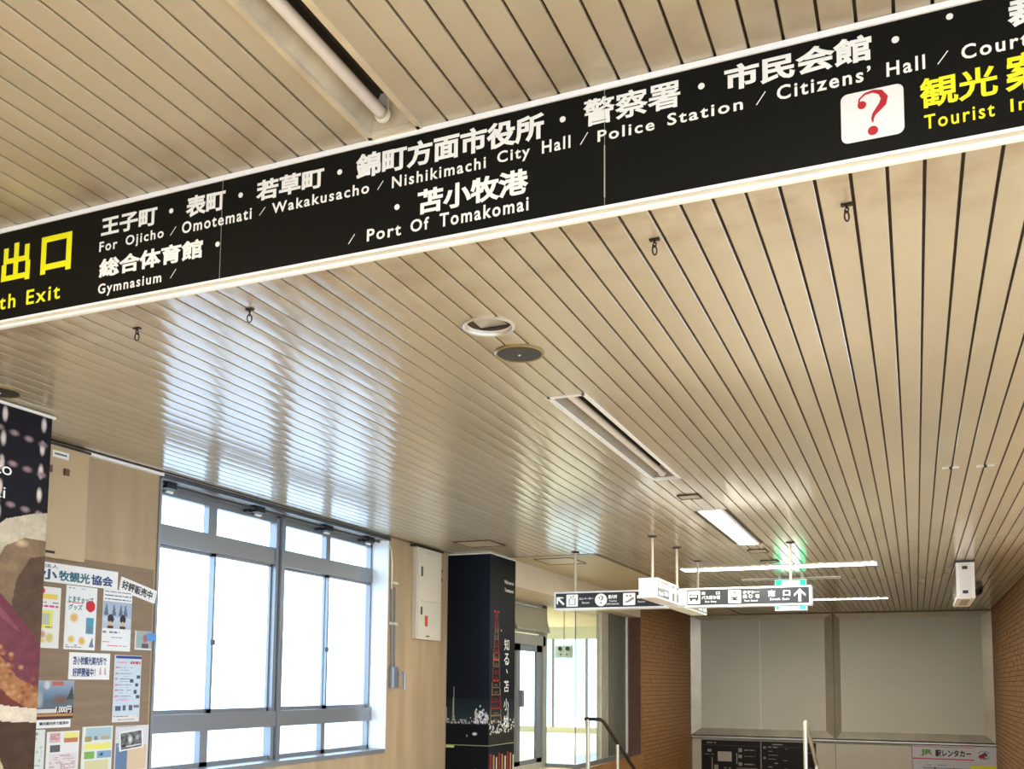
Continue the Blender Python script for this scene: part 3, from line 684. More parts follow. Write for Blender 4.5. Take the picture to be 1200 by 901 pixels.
hatch(-4.22, -3.82, 8.72, 9.12, 'access hatch in the slats in front of the dark picture column')
hatch(-1.60, -1.44, 7.10, 7.26, 'small square plate in the slats between the unlit trough and the lit panel')
hatch(-1.58, -1.39, 10.25, 10.50, 'small ceiling plate past the lit panel, nearer one of two')
hatch(-1.58, -1.39, 11.20, 11.36, 'small ceiling plate past the lit panel, by the crosswise tube')
# ================================================================ CROSS-SHAPED HANGING SIGN
cs = thing('hanging_cross_sign', (-2.25, 9.86, 2.38), 'four-armed hanging direction sign with charcoal faces and white icons on thin rods', 'sign')
Z0, Z1 = 2.375, 2.565
def arm(name, x0, x1, y0, y1, z0, z1, face_axis):
    e = frame_empty(name, (0, 0, 0), cs); e.location = Vector(((x0 + x1) / 2, (y0 + y1) / 2, z0)) - Vector(cs.location)
    put(B(x0, x1, y0, y1, z0, z1), 'housing', 'whitegloss', e)
    return e
YF = 9.77
armA = arm('sign_arm', -3.525, -2.33, YF, YF + .17, Z0, Z1, 'y')
armD = arm('sign_arm', -2.12, -.905, YF, YF + .17, Z0, Z1, 'y')
armB = arm('sign_arm', -2.36, -2.185, 8.86, 9.76, 2.40, 2.585, 'x')
armC = arm('sign_arm', -2.36, -2.185, 10.0, 11.2, 2.39, 2.575, 'x')
put(B(-2.33, -2.12, YF + .01, YF + .16, Z0 + .02, Z1), 'junction_box', 'white', cs)
put(B(-3.505, -2.34, YF - .003, YF, Z0 + .018, Z1 - .018), 'face', 'signgrey', armA)
put(B(-2.10, -.925, YF - .003, YF, Z0 + .018, Z1 - .018), 'face', 'signgrey', armD)
put(B(-2.185, -2.182, 8.875, 9.745, 2.415, 2.57), 'face', 'signgrey', armB)
put(B(-2.185, -2.182, 10.02, 11.18, 2.405, 2.56), 'face', 'signgrey', armC)
put(MB().box(-2.34, -2.205, 8.857, 8.86, 2.415, 2.57), 'end_cap', 'letter2', armB)
for x, y, z in ((-3.318, 9.855, Z1), (-2.272, 9.03, 2.58), (-2.225, 9.855, Z1), (-2.25, 11.03, 2.57), (-1.10, 9.855, Z1)):
    put(MB().tube((x, y, z), (x, y, ZC), .0125, 12), 'rod', 'cream', cs)
    put(MB().lathe((x, y, ZC), [(.045, 0), (.045, -.006), (.014, -.016)], 24), 'rod_flange', 'iron', cs)
yd = YF - .0036
def bx2(e, x0, z0, x1, z1, m='letter2', r=.006): put(MB().poly(rrect(x0, z0, x1, z1, r, yd, 3)), 'icon_plate', m, e)
def poly2(e, pts, m='signgrey', dy=.0006, nm='icon'): put(MB().poly([(a, yd - dy, b) for a, b in pts]), nm, m, e)
def tx2(e, s, x0, z0, x1, z1, bold=.03, latin=False): text(s, (x0, z0, x1, z1), 'y', yd, 'letter2', e, bold, latin)
# arm A (px 648..779 -> x = -3.525 + (px-648)*.00919 ; z = 2.565-(py-694)*.0092)
ax = lambda p: -3.525 + (p - 648) * .00919
az = lambda p: 2.565 - (p - 694.0) * .0093
zc = 2.470
def arrow(e, cx, cz, s, ang, m='letter2'):
    pts = [(0, .5), (.42, .08), (.42, -.10), (.10, .20), (.10, -.5), (-.10, -.5), (-.10, .20), (-.42, -.10), (-.42, .08)]
    c, q = math.cos(ang), math.sin(ang)
    poly2(e, [(cx + (a * c - b * q) * s, cz + (a * q + b * c) * s) for a, b in pts], m, 0, 'arrow')
arrow(armA, ax(655.5), zc, .115, PI / 4)
bx2(armA, ax(663), zc - .064, ax(677), zc + .064)
poly2(armA, [(ax(666), zc - .045), (ax(674), zc - .045), (ax(674), zc + .02), (ax(666), zc + .02)], 'doorgrey'); poly2(armA, [(ax(667), zc - .04), (ax(673), zc - .04), (ax(673), zc + .015), (ax(667), zc + .015)], 'letter2', .0009)
poly2(armA, [(ax(667.5), zc + .03), (ax(669.5), zc + .03), (ax(668.5), zc + .05)]); poly2(armA, [(ax(670.5), zc + .05), (ax(672.5), zc + .05), (ax(671.5), zc + .03)])
tx2(armA, 'エレベーター', ax(678.5), zc + .005, ax(695.5), zc + .03); tx2(armA, 'Elevator', ax(682), zc - .035, ax(691), zc - .015, .02, True)
poly2(armA, [(ax(704.5) + .066 * math.cos(k), zc + .066 * math.sin(k)) for k in np.linspace(0, 2 * PI, 28, endpoint=False)], 'letter2', 0, 'round_plate')
q = qmark(ax(704.5), zc, .085, yd - .0008, 'signgrey', armA)
tx2(armA, '案内所', ax(713), zc + .008, ax(723.5), zc + .052); tx2(armA, 'Tourist', ax(714), zc - .022, ax(723), zc - .004, .02, True); tx2(armA, 'Information', ax(711), zc - .052, ax(725.5), zc - .034, .02, True)
bx2(armA, ax(730.5), zc - .062, ax(744.5), zc + .064)
poly2(armA, [(ax(733), zc - .035), (ax(736), zc - .035), (ax(743), zc + .0), (ax(743), zc + .02), (ax(741), zc + .02), (ax(735), zc - .018), (ax(733), zc - .018)], 'doorgrey')
for p in (735, 739): poly2(armA, [(ax(p) + .012 * math.cos(k), zc + .035 + .012 * math.sin(k)) for k in np.linspace(0, 2 * PI, 12, endpoint=False)], 'doorgrey')
tx2(armA, '階段', ax(746.5), zc + .002, ax(754), zc + .04); tx2(armA, 'Stairs', ax(747.5), zc - .037, ax(755.5), zc - .018, .02, True)
bx2(armA, ax(769), zc - .045, ax(773), zc - .015, 'letter2', .003)
# arm D
dx = lambda p: -2.12 + (p - 807) * .00838
def bus(e, c, taxi=False):
    bx2(e, dx(c - 7.3), zc - .064, dx(c + 7.3), zc + .064)
    if not taxi:
        poly2(e, [(dx(c - 5.5), zc - .02), (dx(c + 5.5), zc - .02), (dx(c + 5.5), zc + .03), (dx(c - 5.5), zc + .03)])
        poly2(e, [(dx(c - 4.6), zc + .0), (dx(c + 3.6), zc + .0), (dx(c + 3.6), zc + .02), (dx(c - 4.6), zc + .02)], 'letter2', .0009)
        for o in (-3.3, 3.3): poly2(e, [(dx(c + o) + .012 * math.cos(k), zc - .024 + .012 * math.sin(k)) for k in np.linspace(0, 2 * PI, 12, endpoint=False)], 'signgrey', .0007)
    else:
        poly2(e, [(dx(c - 4), zc - .04), (dx(c + 4), zc - .04), (dx(c + 4), zc - .005), (dx(c + 2.6), zc + .03), (dx(c - 2.6), zc + .03), (dx(c - 4), zc - .005)])
        poly2(e, [(dx(c - 2.9), zc - .002), (dx(c + 2.9), zc - .002), (dx(c + 2), zc + .022), (dx(c - 2), zc + .022)], 'letter2', .0009)
        poly2(e, [(dx(c - 1.4), zc + .033), (dx(c + 1.4), zc + .033), (dx(c + 1.4), zc + .05), (dx(c - 1.4), zc + .05)])
        for o in (-2.8, 2.8): poly2(e, [(dx(c + o) + .006 * math.cos(k), zc - .022 + .006 * math.sin(k)) for k in np.linspace(0, 2 * PI, 10, endpoint=False)], 'letter2', .0009)
bus(armD, 817.5); bus(armD, 865.5, True)
tx2(armD, '南', dx(826.5), zc + .025, dx(831), zc + .055); tx2(armD, '口', dx(843.8), zc + .027, dx(848), zc + .053)
tx2(armD, 'バス乗り場', dx(826.5), zc - .022, dx(848.5), zc + .014); tx2(armD, 'Bus Stop', dx(831), zc - .052, dx(844), zc - .036, .02, True)
tx2(armD, 'タクシー', dx(875), zc + .025, dx(894), zc + .055); tx2(armD, '乗', dx(875), zc - .02, dx(880), zc + .016); tx2(armD, 'り', dx(882), zc - .02, dx(886.5), zc + .016); tx2(armD, '場', dx(889.5), zc - .02, dx(894), zc + .016)
tx2(armD, 'Taxi Stand', dx(876.5), zc - .052, dx(892), zc - .036, .02, True)
tx2(armD, '南', dx(904), zc - .01, dx(912), zc + .052); tx2(armD, '口', dx(921), zc - .006, dx(929), zc + .048); tx2(armD, 'South Exit', dx(906), zc - .045, dx(928), zc - .024, .02, True)
arrow(armD, dx(939.5), zc, .128, 0)
# arms B and C, faces read from +X
def facex(e, x, items):
    for it in items:
        if it[0] == 'box': put(MB().poly([(x + .0006, it[1], it[2]), (x + .0006, it[3], it[2]), (x + .0006, it[3], it[4]), (x + .0006, it[1], it[4])]), 'icon_plate', 'letter2', e)
        elif it[0] == 'dark': put(MB().poly([(x + .0012, it[1], it[2]), (x + .0012, it[3], it[2]), (x + .0012, it[3], it[4]), (x + .0012, it[1], it[4])]), 'icon', 'signgrey', e)
        else: text(it[1], it[2:6], 'x', x, 'letter2', e, .025)
facex(armB, -2.182, [('t', '北口', 8.90, 2.495, 9.10, 2.555), ('t', 'North', 8.92, 2.43, 9.08, 2.465), ('box', 9.33, 2.42, 9.45, 2.565), ('dark', 9.37, 2.45, 9.41, 2.52), ('t', '市民', 9.14, 2.50, 9.29, 2.55), ('t', 'Hall', 9.15, 2.44, 9.28, 2.48),
    ('box', 9.57, 2.42, 9.645, 2.565), ('dark', 9.59, 2.47, 9.625, 2.52), ('t', '駅', 9.47, 2.49, 9.54, 2.54), ('t', '改札', 9.66, 2.50, 9.74, 2.54)])
facex(armC, -2.182, [('t', '南口', 10.75, 2.47, 10.95, 2.54), ('t', 'Exit', 10.76, 2.42, 10.94, 2.455), ('box', 11.0, 2.42, 11.14, 2.545), ('dark', 11.03, 2.44, 11.11, 2.50)])
# ================================================================ EXIT SIGN
t = thing('exit_sign', (-1.445, 12.98, ZC), 'green lit emergency exit sign on the ceiling behind the hanging direction sign', 'exit sign')
put(B(-1.64, -1.25, 12.90, 13.04, 2.555, 2.955), 'housing', 'white', t)
put(MB().box(-1.60, -1.57, 12.94, 12.97, 2.955, ZC).box(-1.32, -1.29, 12.94, 12.97, 2.955, ZC), 'bracket', 'steel', t)
put(B(-1.63, -1.26, 12.895, 12.90, 2.565, 2.945), 'green_face', 'exitgreen', t)
put(B(-1.55, -1.33, 12.893, 12.895, 2.66, 2.93), 'white_door', 'exitwhite', t)
ye = 12.8925
put(MB().tube((-1.445, ye, 2.885), (-1.445, ye - .001, 2.885), .022, 16).poly([(-1.47, ye, 2.855), (-1.42, ye, 2.855), (-1.43, ye, 2.78), (-1.39, ye, 2.72), (-1.36, ye, 2.70), (-1.37, ye, 2.685), (-1.41, ye, 2.71), (-1.45, ye, 2.765), (-1.48, ye, 2.72), (-1.53, ye, 2.70), (-1.53, ye, 2.715), (-1.49, ye, 2.74), (-1.475, ye, 2.79)]), 'running_figure', 'exitgreen', t)
put(B(-1.59, -1.34, 12.893, 12.895, 2.575, 2.625), 'text_band', 'exitwhite', t)
text('非常口', (-1.57, 2.582, -1.48, 2.618), 'y', 12.8925, 'exitgreen', t, .02); text('EXIT', (-1.46, 2.585, -1.36, 2.615), 'y', 12.8925, 'exitgreen', t, .02)
# ================================================================ LONG CEILING BOX AND DOME CAMERA
t = thing('hanging_sign_box', (.535, 12.5, ZC), 'long white box sign seen end-on, hanging under the ceiling at right', 'sign box')
hx0, hx1, hy0, hy1, hz0, hz1 = .440, .625, 11.9, 13.15, 2.575, 2.975
put(B(hx0, hx1, hy0, hy1, hz0, hz1), 'housing', 'whitegloss', t)
put(B(hx0 + .03, hx1 - .03, hy0 - .006, hy0, hz0 + .01, hz1 - .01), 'end_cover', 'white', t)
for z in (hz1 - .075, hz0 + .055): put(MB().box(hx0 + .06, hx0 + .115, hy0 - .010, hy0 - .004, z, z + .035), 'vent', 'grille', t)
put(B(hx0 - .004, hx0, hy0 + .05, hy1 - .05, hz0 + .03, hz1 - .03), 'side_display', 'greypanel', t)
put(B(hx0 + .05, hx1 - .05, hy0 + .15, hy1 - .3, hz0 - .004, hz0), 'bottom_cover', 'soffit', t)
put(MB().box(hx0 - .005, hx1 + .005, hy0 + .0, hy0 + .35, hz1, ZC), 'mount', 'black', t)
t = thing('dome_camera', (.82, 15.2, ZC), 'small black dome camera under the ceiling behind the white box', 'camera')
put(MB().lathe((.82, 15.2, ZC), [(.085, 0), (.085, -.02), (.075, -.03)], 28), 'base', 'aludark', t)
put(MB().lathe((.82, 15.2, ZC - .03), [(.075, 0), (.07, -.04), (.045, -.075), (.001, -.09)], 28), 'dome', 'black', t, True)
# ================================================================ LEFT WALL THINGS
PX0 = -4.2
t = thing('food_poster', (-4.2, 3.75, FL), 'large dark poster with a shellfish dish and white grid lights on the left pier', 'poster')
put(B(-4.215, -4.203, 2.1, 3.752, FL + .1, 2.975), 'backing', 'ink', t)
# picture: y 2.95..3.75, z 0.9..2.97
W, H = 160, 420
I = Ink(W, H, (.008, .006, .008)); U, V = I.U, I.V
Y0_, Y1_, Zt, Zb = 2.75, 3.75, 2.975, .75
def uv(y, z): return ((y - Y0_) / (Y1_ - Y0_), (Zt - z) / (Zt - Zb))
# blurred strings of lights
for y in (3.20, 3.46, 3.70):
    for k, z in enumerate(np.arange(2.93, 2.3, -.125)): u, v = uv(y - (2.95 - z) * .02, z); I.ell(u, v, .020, .021, (.66, .55, .48), .6)
for z in (2.86, 2.70, 2.49):
    for y in np.arange(2.8, 3.7, .09): u, v = uv(y, z - (y - 3.4) * .12); I.ell(u, v, .036, .009, (.28, .19, .19), .7)
# shell, upper half
def band(ptsyz, c): I.poly([uv(a, b) for a, b in ptsyz], c)
band([(2.7, 2.0), (3.30, 2.12), (3.37, 2.30), (3.50, 2.40), (3.66, 2.45), (3.76, 2.47), (3.76, 1.75), (3.3, 1.9), (2.7, 1.7)], (.50, .42, .30))
band([(3.40, 1.9), (3.42, 2.1), (3.50, 2.26), (3.62, 2.32), (3.76, 2.32), (3.76, 1.75), (3.4, 1.8)], (.20, .13, .07))
band([(3.55, 1.9), (3.58, 2.1), (3.66, 2.22), (3.76, 2.24), (3.76, 1.75)], (.09, .05, .03))
u, v = uv(3.60, 2.29); I.ell(u, v, .05, .012, (.55, .40, .22), .8)
band([(2.7, 2.2), (3.37, 2.12), (3.55, 1.97), (3.70, 1.83), (3.76, 1.75), (3.76, 1.3), (2.7, 1.4)], (.14, .035, .045))
band([(2.7, 2.06), (3.36, 2.06), (3.50, 1.95), (3.6, 1.86), (3.62, 1.83), (3.5, 1.90), (3.36, 1.99), (2.7, 2.0)], (.20, .06, .07))
band([(2.7, 1.80), (3.36, 1.86), (3.48, 1.74), (3.62, 1.60), (3.76, 1.54), (3.76, 1.42), (3.55, 1.48), (3.36, 1.55), (2.7, 1.55)], (.30, .13, .05))
band([(3.30, 1.66), (3.42, 1.63), (3.58, 1.50), (3.70, 1.44), (3.60, 1.44), (3.45, 1.50), (3.3, 1.55)], (.12, .03, .02))
for k in range(60):
    y = rng.uniform(3.3, 3.74); z = 1.79 - (y - 3.36) * .75 + rng.uniform(-.12, .09); u, v = uv(y, z); I.ell(u, v, .02, .007, (.40, .20, .09) if k % 2 else (.22, .07, .03), .7)
band([(2.7, 1.5), (3.36, 1.515), (3.55, 1.46), (3.76, 1.44), (3.76, 1.37), (3.55, 1.38), (3.36, 1.42), (2.7, 1.42)], (.56, .47, .35))
band([(2.7, 1.43), (3.36, 1.42), (3.55, 1.38), (3.76, 1.37), (3.76, .7), (2.7, .7)], (.06, .03, .015))
band([(2.7, 1.38), (3.36, 1.36), (3.50, 1.28), (3.58, 1.12), (3.62, .98), (3.70, .85), (3.7, .7), (2.7, .7)], (.42, .32, .19))
band([(3.36, 1.25), (3.44, 1.16), (3.50, 1.0), (3.52, .7), (3.36, .7)], (.24, .16, .08))
I.mottle(.10, 7); I.mottle(.07, 2)
I.build('printed_picture', (-4.2015, Y0_, Zt), (0, Y1_ - Y0_, 0), (0, 0, Zb - Zt), 'printgloss', t)
text('Welcome to', (2.90, 2.62, 3.5167, 2.685), 'x', -4.2005, 'letter', t, 0.0)
text('Tomakomai', (2.92, 2.50, 3.4851, 2.56), 'x', -4.2005, 'letter', t, 0.0)
put(MB().box(-4.215, -4.19, 2.1, 3.765, 2.975, 2.988), 'top_strip', 'white', t)
# wall cabinet
t = thing('wall_cabinet', (-4.66, 4.26, 2.30), 'tall ivory metal cabinet high on the wall above the pinboard', 'cabinet')
put(MB().prism([(4.06, 2.302), (4.415, 2.302), (4.415, 2.965), (4.06, 2.965)], 'x', -4.70, -4.62), 'body', 'ivory', t)
put(B(-4.70, -4.615, 4.06, 4.425, 2.965, 2.978), 'top_edge', 'ink', t)
put(B(-4.62, -4.615, 4.135, 4.255, 2.895, 2.935), 'label_plate', 'white', t)
put(B(-4.615, -4.6145, 4.15, 4.24, 2.911, 2.921), 'small_print', 'aludark', t)
for y in (4.10, 4.225): put(B(-4.62, -4.608, y, y + .035, 2.80, 2.84), 'lamp_button', mat('dark_red_button', (.13, .035, .015), rough=.4), t)
put(B(-4.62, -4.6175, 4.125, 4.19, 2.325, 2.34), 'name_plate', 'ink', t)
# pinboard
t = thing('pinboard', (-4.69, 4.6, 1.0), 'brown wooden pinboard on the left wall beside the window', 'board')
put(B(-4.6985, -4.685, 3.9, 5.075, .8, 2.33), 'panel', 'board', t)
put(B(-4.6985, -4.688, 4.42, 5.085, 2.33, 2.42), 'top_ledge', 'stone', t)
XB = -4.684
def paper(name, label, cat, box, ink=None, dep=.002, lift=0.0, m='paper', group=None):
    y0, z0, y1, z1 = box
    x = XB + lift
    t = thing(name, (x, (y0 + y1) / 2, z0), label, cat, group)
    put(B(x - .001, x + dep, y0, y1, z0, z1), 'sheet', m, t)
    if ink is not None: ink.build('printed_picture', (x + dep + .0004, y0, z1), (0, y1 - y0, 0), (0, 0, z0 - z1), 'print', t)
    t['px'] = 0; del t['px']
    return t, x + dep + .0010
G = 'papers on the pinboard'
bb = (4.03, 2.165, 4.755, 2.28)
t, x = paper('paper_banner', 'white banner with large blue Japanese letters of the tourist association, top of the pinboard', 'banner', bb, group=G)
text('社団法人', (4.075, 2.248, 4.28, 2.270), 'x', x, 'ink', t, .012)
text('苫小', (4.04, 2.178, 4.275, 2.242), 'x', x, 'navy', t, .035)
text('牧観光', (4.285, 2.178, 4.525, 2.242), 'x', x, 'teal', t, .035); text('協会', (4.535, 2.178, 4.715, 2.242), 'x', x, 'navy', t, .035)
# tilted strip
t = thing('paper_strip', (XB, 4.93, 2.16), 'tilted white strip with black Japanese lettering at the right of the banner', 'notice', G)
o1 = put(B(XB - .001, XB + .002, 4.77, 5.10, 2.135, 2.225), 'sheet', 'paper', t)
o2 = text('好評販売中', (4.785, 2.15, 5.065, 2.21), 'x', XB + .003, 'ink', t, .03)
Mr = Matrix.Translation((0, 0, 0)) @ Matrix.Rotation(math.radians(-11.5), 4, 'X')
for o in (o1, o2): o.data.transform(Mr)
# leaflets
I = Ink(34, 60, (.74, .72, .66)); I.rect(.35, .12, .9, .2, (.75, .55, .1)).ell(.38, .07, .16, .07, (.6, .02, .02)).lines(.35, .24, .95, .27, 1, (.1, .1, .1)).lines(.2, .29, .95, .34, 1, (.6, .05, .2)).rect(0, .38, .8, .68, (.72, .68, .12)).rect(.45, .44, .72, .62, (.45, .5, .35)).lines(.4, .64, .8, .68, 1, (.05, .08, .05))
I.ell(.25, .8, .13, .08, (.45, .22, .08), .5).ell(.5, .78, .13, .08, (.55, .30, .2), .5).ell(.72, .83, .15, .1, (.6, .5, .15), .5).ell(.45, .88, .2, .05, (.7, .5, .1), .6)
paper('leaflet', 'pale leaflet with yellow pictures and a red dot, partly hidden by the dark poster', 'leaflet', (4.06, 1.775, 4.3091, 2.135), I, group=G)
I = Ink(40, 66, (.74, .75, .72)); I.lines(.08, .03, .6, .05, 1, (.2, .25, .3)).lines(.06, .25, .55, .29, 1, (.65, .12, .12)).ell(.80, .30, .16, .09, (.55, .02, .03)).rect(.68, .48, .92, .75, (.08, .30, .42)).rect(.7, .62, .88, .72, (.15, .2, .3)).lines(.05, .92, .55, .97, 2, (.2, .2, .2)).poly([(.8, .95), (.9, .78), (.95, .95)], (.15, .2, .25))
I.ell(.28, .5, .16, .09, (.7, .42, .12), .5).ell(.22, .84, .13, .07, (.7, .48, .1), .5).ell(.56, .86, .13, .08, (.7, .4, .08), .5)
l2 = (4.3476, 1.7731, 4.5894, 2.1595)
t, x = paper('leaflet', 'white leaflet with blue-green title letters and a round red badge', 'leaflet', l2, I, group=G)
text('とまチョップ', (l2[0] + .02, l2[1] + .285, l2[2] - .03, l2[1] + .325), 'x', x, 'teal', t, .03); text('グッズ', (l2[0] + .02, l2[1] + .24, l2[0] + .13, l2[1] + .275), 'x', x, 'teal', t, .03)
I = Ink(40, 66, (.74, .75, .74)); I.lines(.06, .03, .95, .05, 1, (.2, .2, .22)).lines(.06, .09, .97, .12, 1, (.05, .05, .06), 1).lines(.06, .15, .95, .18, 1, (.06, .06, .06), 1).rect(.0, .2, 1, .64, (.36, .43, .52)).grad(0, .45, 1, .64, (.5, .56, .62), (.42, .48, .58))
for a in (.12, .38, .62, .78): I.tri((a - .08, .42), (a, .22), (a + .08, .42), (.10, .14, .20))
for a in (.28, .70): I.ell(a, .48, .11, .07, (.03, .02, .03)).ell(a, .56, .07, .04, (.55, .42, .25)).rect(a - .1, .59, a + .1, .63, (.1, .03, .02))
I.lines(.03, .68, .6, .72, 1, (.2, .2, .2)).lines(.03, .76, .9, .79, 1, (.3, .3, .35)).lines(.03, .84, .4, .87, 1, (.6, .2, .2)).lines(.03, .90, .9, .94, 1, (.7, .15, .25))
paper('leaflet', 'white leaflet with a bluish snowy photo of two figures, third in the row', 'leaflet', (4.6410, 1.7754, 4.8861, 2.1646), I, group=G)
I = Ink(40, 24, (.35, .38, .36)); I.ell(.25, .5, .2, .4, (.25, .4, .35), .6).ell(.6, .4, .2, .3, (.40, .15, .14), .5).rect(.4, .65, .8, 1, (.10, .09, .1)).rect(0, 0, .06, 1, (.7, .7, .7)).rect(.0, .93, 1, 1, (.7, .7, .7))
paper('photo_card', 'small colourful photo cards pinned at the right of the leaflet row', 'card', (4.9275, 1.7907, 5.0793, 1.9156), I, group=G)
t = thing('round_sticker', (XB + .006, 5.06, 1.87), 'blue oval sticker hanging over the window edge at the right of the cards', 'sticker')
put(MB().poly([(XB + .006, 5.07 + .05 * math.cos(k), 1.878 + .028 * math.sin(k)) for k in np.linspace(0, 2 * PI, 28, endpoint=False)]), 'disc', mat('sticker_blue', (.08, .25, .55), rough=.5), t)
g = (4.3943, 1.5930, 4.7198, 1.7565)
t, x = paper('notice_sheet', 'white notice with two rows of dark blue lettering in the middle of the pinboard', 'notice', g, group=G)
w_ = g[2] - g[0]; h_ = g[3] - g[1]
text('苫小牧観光案内所で', (g[0] + .03, g[1] + h_ * .54, g[2] - .03, g[1] + h_ * .86), 'x', x, 'navy', t, .03)
text('好評開催中！', (g[0] + .03, g[1] + h_ * .10, g[0] + w_ * .64, g[1] + h_ * .44), 'x', x, 'navy', t, .03)
for a in (.74, .86):
    put(MB().poly([(x, g[0] + w_ * a, g[1] + .03), (x, g[0] + w_ * (a + .05), g[1] + .03), (x, g[0] + w_ * (a + .04), g[1] + .075), (x, g[0] + w_ * (a + .01), g[1] + .075)]), 'small_print', mat('print_pinkgrey', (.5, .36, .38), rough=.7), t)
I = Ink(44, 100, (.52, .60, .66)); I.rect(.05, .01, 1, .055, (.03, .05, .22)).rect(0, .9, 1, 1, (.66, .62, .60)).lines(.1, .09, .45, .13, 1, (.7, .25, .35), 1).lines(.6, .075, .95, .15, 1, (.6, .03, .05), 1)
for k in range(6): I.lines(.1, .18 + k * .085, .65, .20 + k * .085, 1, (.12, .14, .2), .9); I.lines(.2, .22 + k * .085, .55, .235 + k * .085, 1, (.3, .35, .4), .8); I.rect(.04, .175 + k * .085, .14, .205 + k * .085, (.7, .2, .3))
for (a, b) in ((.85, .3), (.6, .36), (.8, .42), (.75, .52), (.85, .6)): I.rect(a, b, a + .12, b + .055, (.06, .07, .1))
I.lines(.1, .66, .6, .69, 1, (.75, .2, .4), 1).rect(.1, .76, .3, .83, (.08, .1, .14)).rect(.36, .75, .48, .83, (.08, .1, .14)).rect(.58, .75, .72, .83, (.08, .1, .14)).rect(.78, .75, .98, .79, (.15, .15, .2)).lines(.05, .91, .95, .93, 1, (.1, .1, .1), .9).lines(.2, .96, .8, .98, 1, (.1, .1, .1), .9)
paper('leaflet', 'long pale blue leaflet with pink headings and small pictures', 'leaflet', (4.7569, 1.3241, 4.9912, 1.7509), I, lift=.002, group=G)
I = Ink(70, 46, (.10, .14, .18)); I.grad(0, 0, 1, .5, (.30, .36, .42), (.08, .16, .26)).ell(.28, .12, .1, .14, (.55, .55, .52), .5).ell(.1, .5, .12, .3, (.35, .37, .36), .6).ell(.65, .5, .35, .18, (.16, .10, .08), .7).rect(.42, .02, .72, .12, (.45, .12, .10)).poly([(.8, .5), (.95, .15), (1, .5)], (.05, .06, .05)).rect(0, .72, 1, 1, (.08, .03, .03)).rect(.02, .74, .55, .85, (.62, .60, .56)).rect(.0, .87, 1, .93, (.45, .25, .08))
ib = (4.1646, 1.3610, 4.4434, 1.5856)
t, x = paper('photo_poster', 'dark landscape photo poster of a person and mountain below the notice', 'poster', ib, I, group=G)
text('1,000円', (ib[2] - .13, ib[1] + .03, ib[2] - .015, ib[1] + .075), 'x', x, 'letter', t, .02)
jb = (4.1772, 1.3043, 4.4257, 1.3504)
t, x = paper('paper_strip', 'narrow white strip with black lettering under the landscape poster', 'notice', (jb[0], jb[1] + .004, jb[2], jb[3] + .006), lift=.003, group=G)
text('観光案内所で販売中', (jb[0] + .02, jb[1] + .02, jb[2] - .015, jb[3] - .006), 'x', x, 'ink', t, .03)
I = Ink(20, 60, (.66, .68, .63)); I.ell(.5, .08, .25, .05, (.2, .22, .2), .4).ell(.5, .17, .2, .04, (.5, .25, .25), .4).lines(.1, .3, .9, .9, 7, (.4, .5, .4), .4)
paper('leaflet', 'narrow white sheet at the lower left of the pinboard, beside the dark poster', 'leaflet', (4.08, 1.0, 4.2455, 1.3008), I, group=G)
I = Ink(46, 76, (.72, .70, .66)); I.rect(.08, .03, .42, .22, (.62, .42, .42)).rect(.52, .03, .98, .2, (.75, .68, .2)).rect(.52, .14, .95, .24, (.5, .18, .08)).rect(.1, .27, .42, .42, (.10, .10, .10)).rect(.08, .46, .95, .8, (.68, .60, .58)).lines(.1, .05, .4, .2, 4, (.5, .2, .2), .6).lines(.1, .48, .9, .78, 8, (.45, .3, .3), .5)
paper('leaflet', 'white sheet with pink and yellow blocks, second in the bottom row', 'leaflet', (4.2593, 1.0, 4.5013, 1.2848), I, group=G)
I = Ink(46, 76, (.66, .68, .60)); I.rect(.1, .03, .95, .28, (.35, .48, .52)).rect(.08, .2, .3, .3, (.35, .27, .12)).rect(.4, .2, .5, .28, (.2, .2, .2)).rect(.6, .2, .9, .28, (.4, .35, .25)).rect(.08, .34, .95, .46, (.74, .68, .15)).rect(.08, .5, .42, .64, (.20, .38, .08)).rect(.5, .5, .98, .64, (.2, .33, .46)).poly([(.55, .58), (.7, .52), (.7, .6)], (.03, .05, .1)).rect(.1, .68, .9, .95, (.6, .55, .3))
paper('leaflet', 'white sheet with blue, yellow and green blocks, third in the bottom row', 'leaflet', (4.5245, 1.0, 4.7698, 1.3042), I, group=G)
I = Ink(46, 80, (.62, .60, .62)); I.lines(.05, .01, .6, .03, 1, (.3, .1, .3), 1).rect(.02, .36, .5, 1, (.12, .18, .30)).rect(.38, .42, .95, .95, (.62, .46, .30)).ell(.2, .42, .15, .05, (.5, .55, .65), .5)
sb = (4.7950, 1.0, 5.0850, 1.2988)
t, x = paper('leaflet', 'sheet with dark blue and salmon blocks behind the tilted photo, bottom right', 'leaflet', sb, I, group=G)
I = Ink(60, 44, (.12, .12, .11)); I.mottle(.5, 4); I.ell(.45, .45, .12, .3, (.6, .6, .58), .7).ell(.75, .4, .1, .2, (.35, .35, .32), .6).rect(0, 0, .06, 1, (.72, .72, .70)).rect(.94, 0, 1, 1, (.72, .72, .70)).rect(0, 0, 1, .07, (.72, .72, .70)).rect(0, .93, 1, 1, (.72, .72, .70)).rect(.28, .78, .9, .84, (.6, .6, .58))
pb = (4.8290, 1.1463, 5.0393, 1.2673)
t, x = paper('photo_print', 'tilted black and white photo print on the bottom right sheet', 'photo', pb, I, lift=.004, group=G)
for o in t.children:
    o.data.transform(Matrix.Rotation(math.radians(5), 4, 'X'))
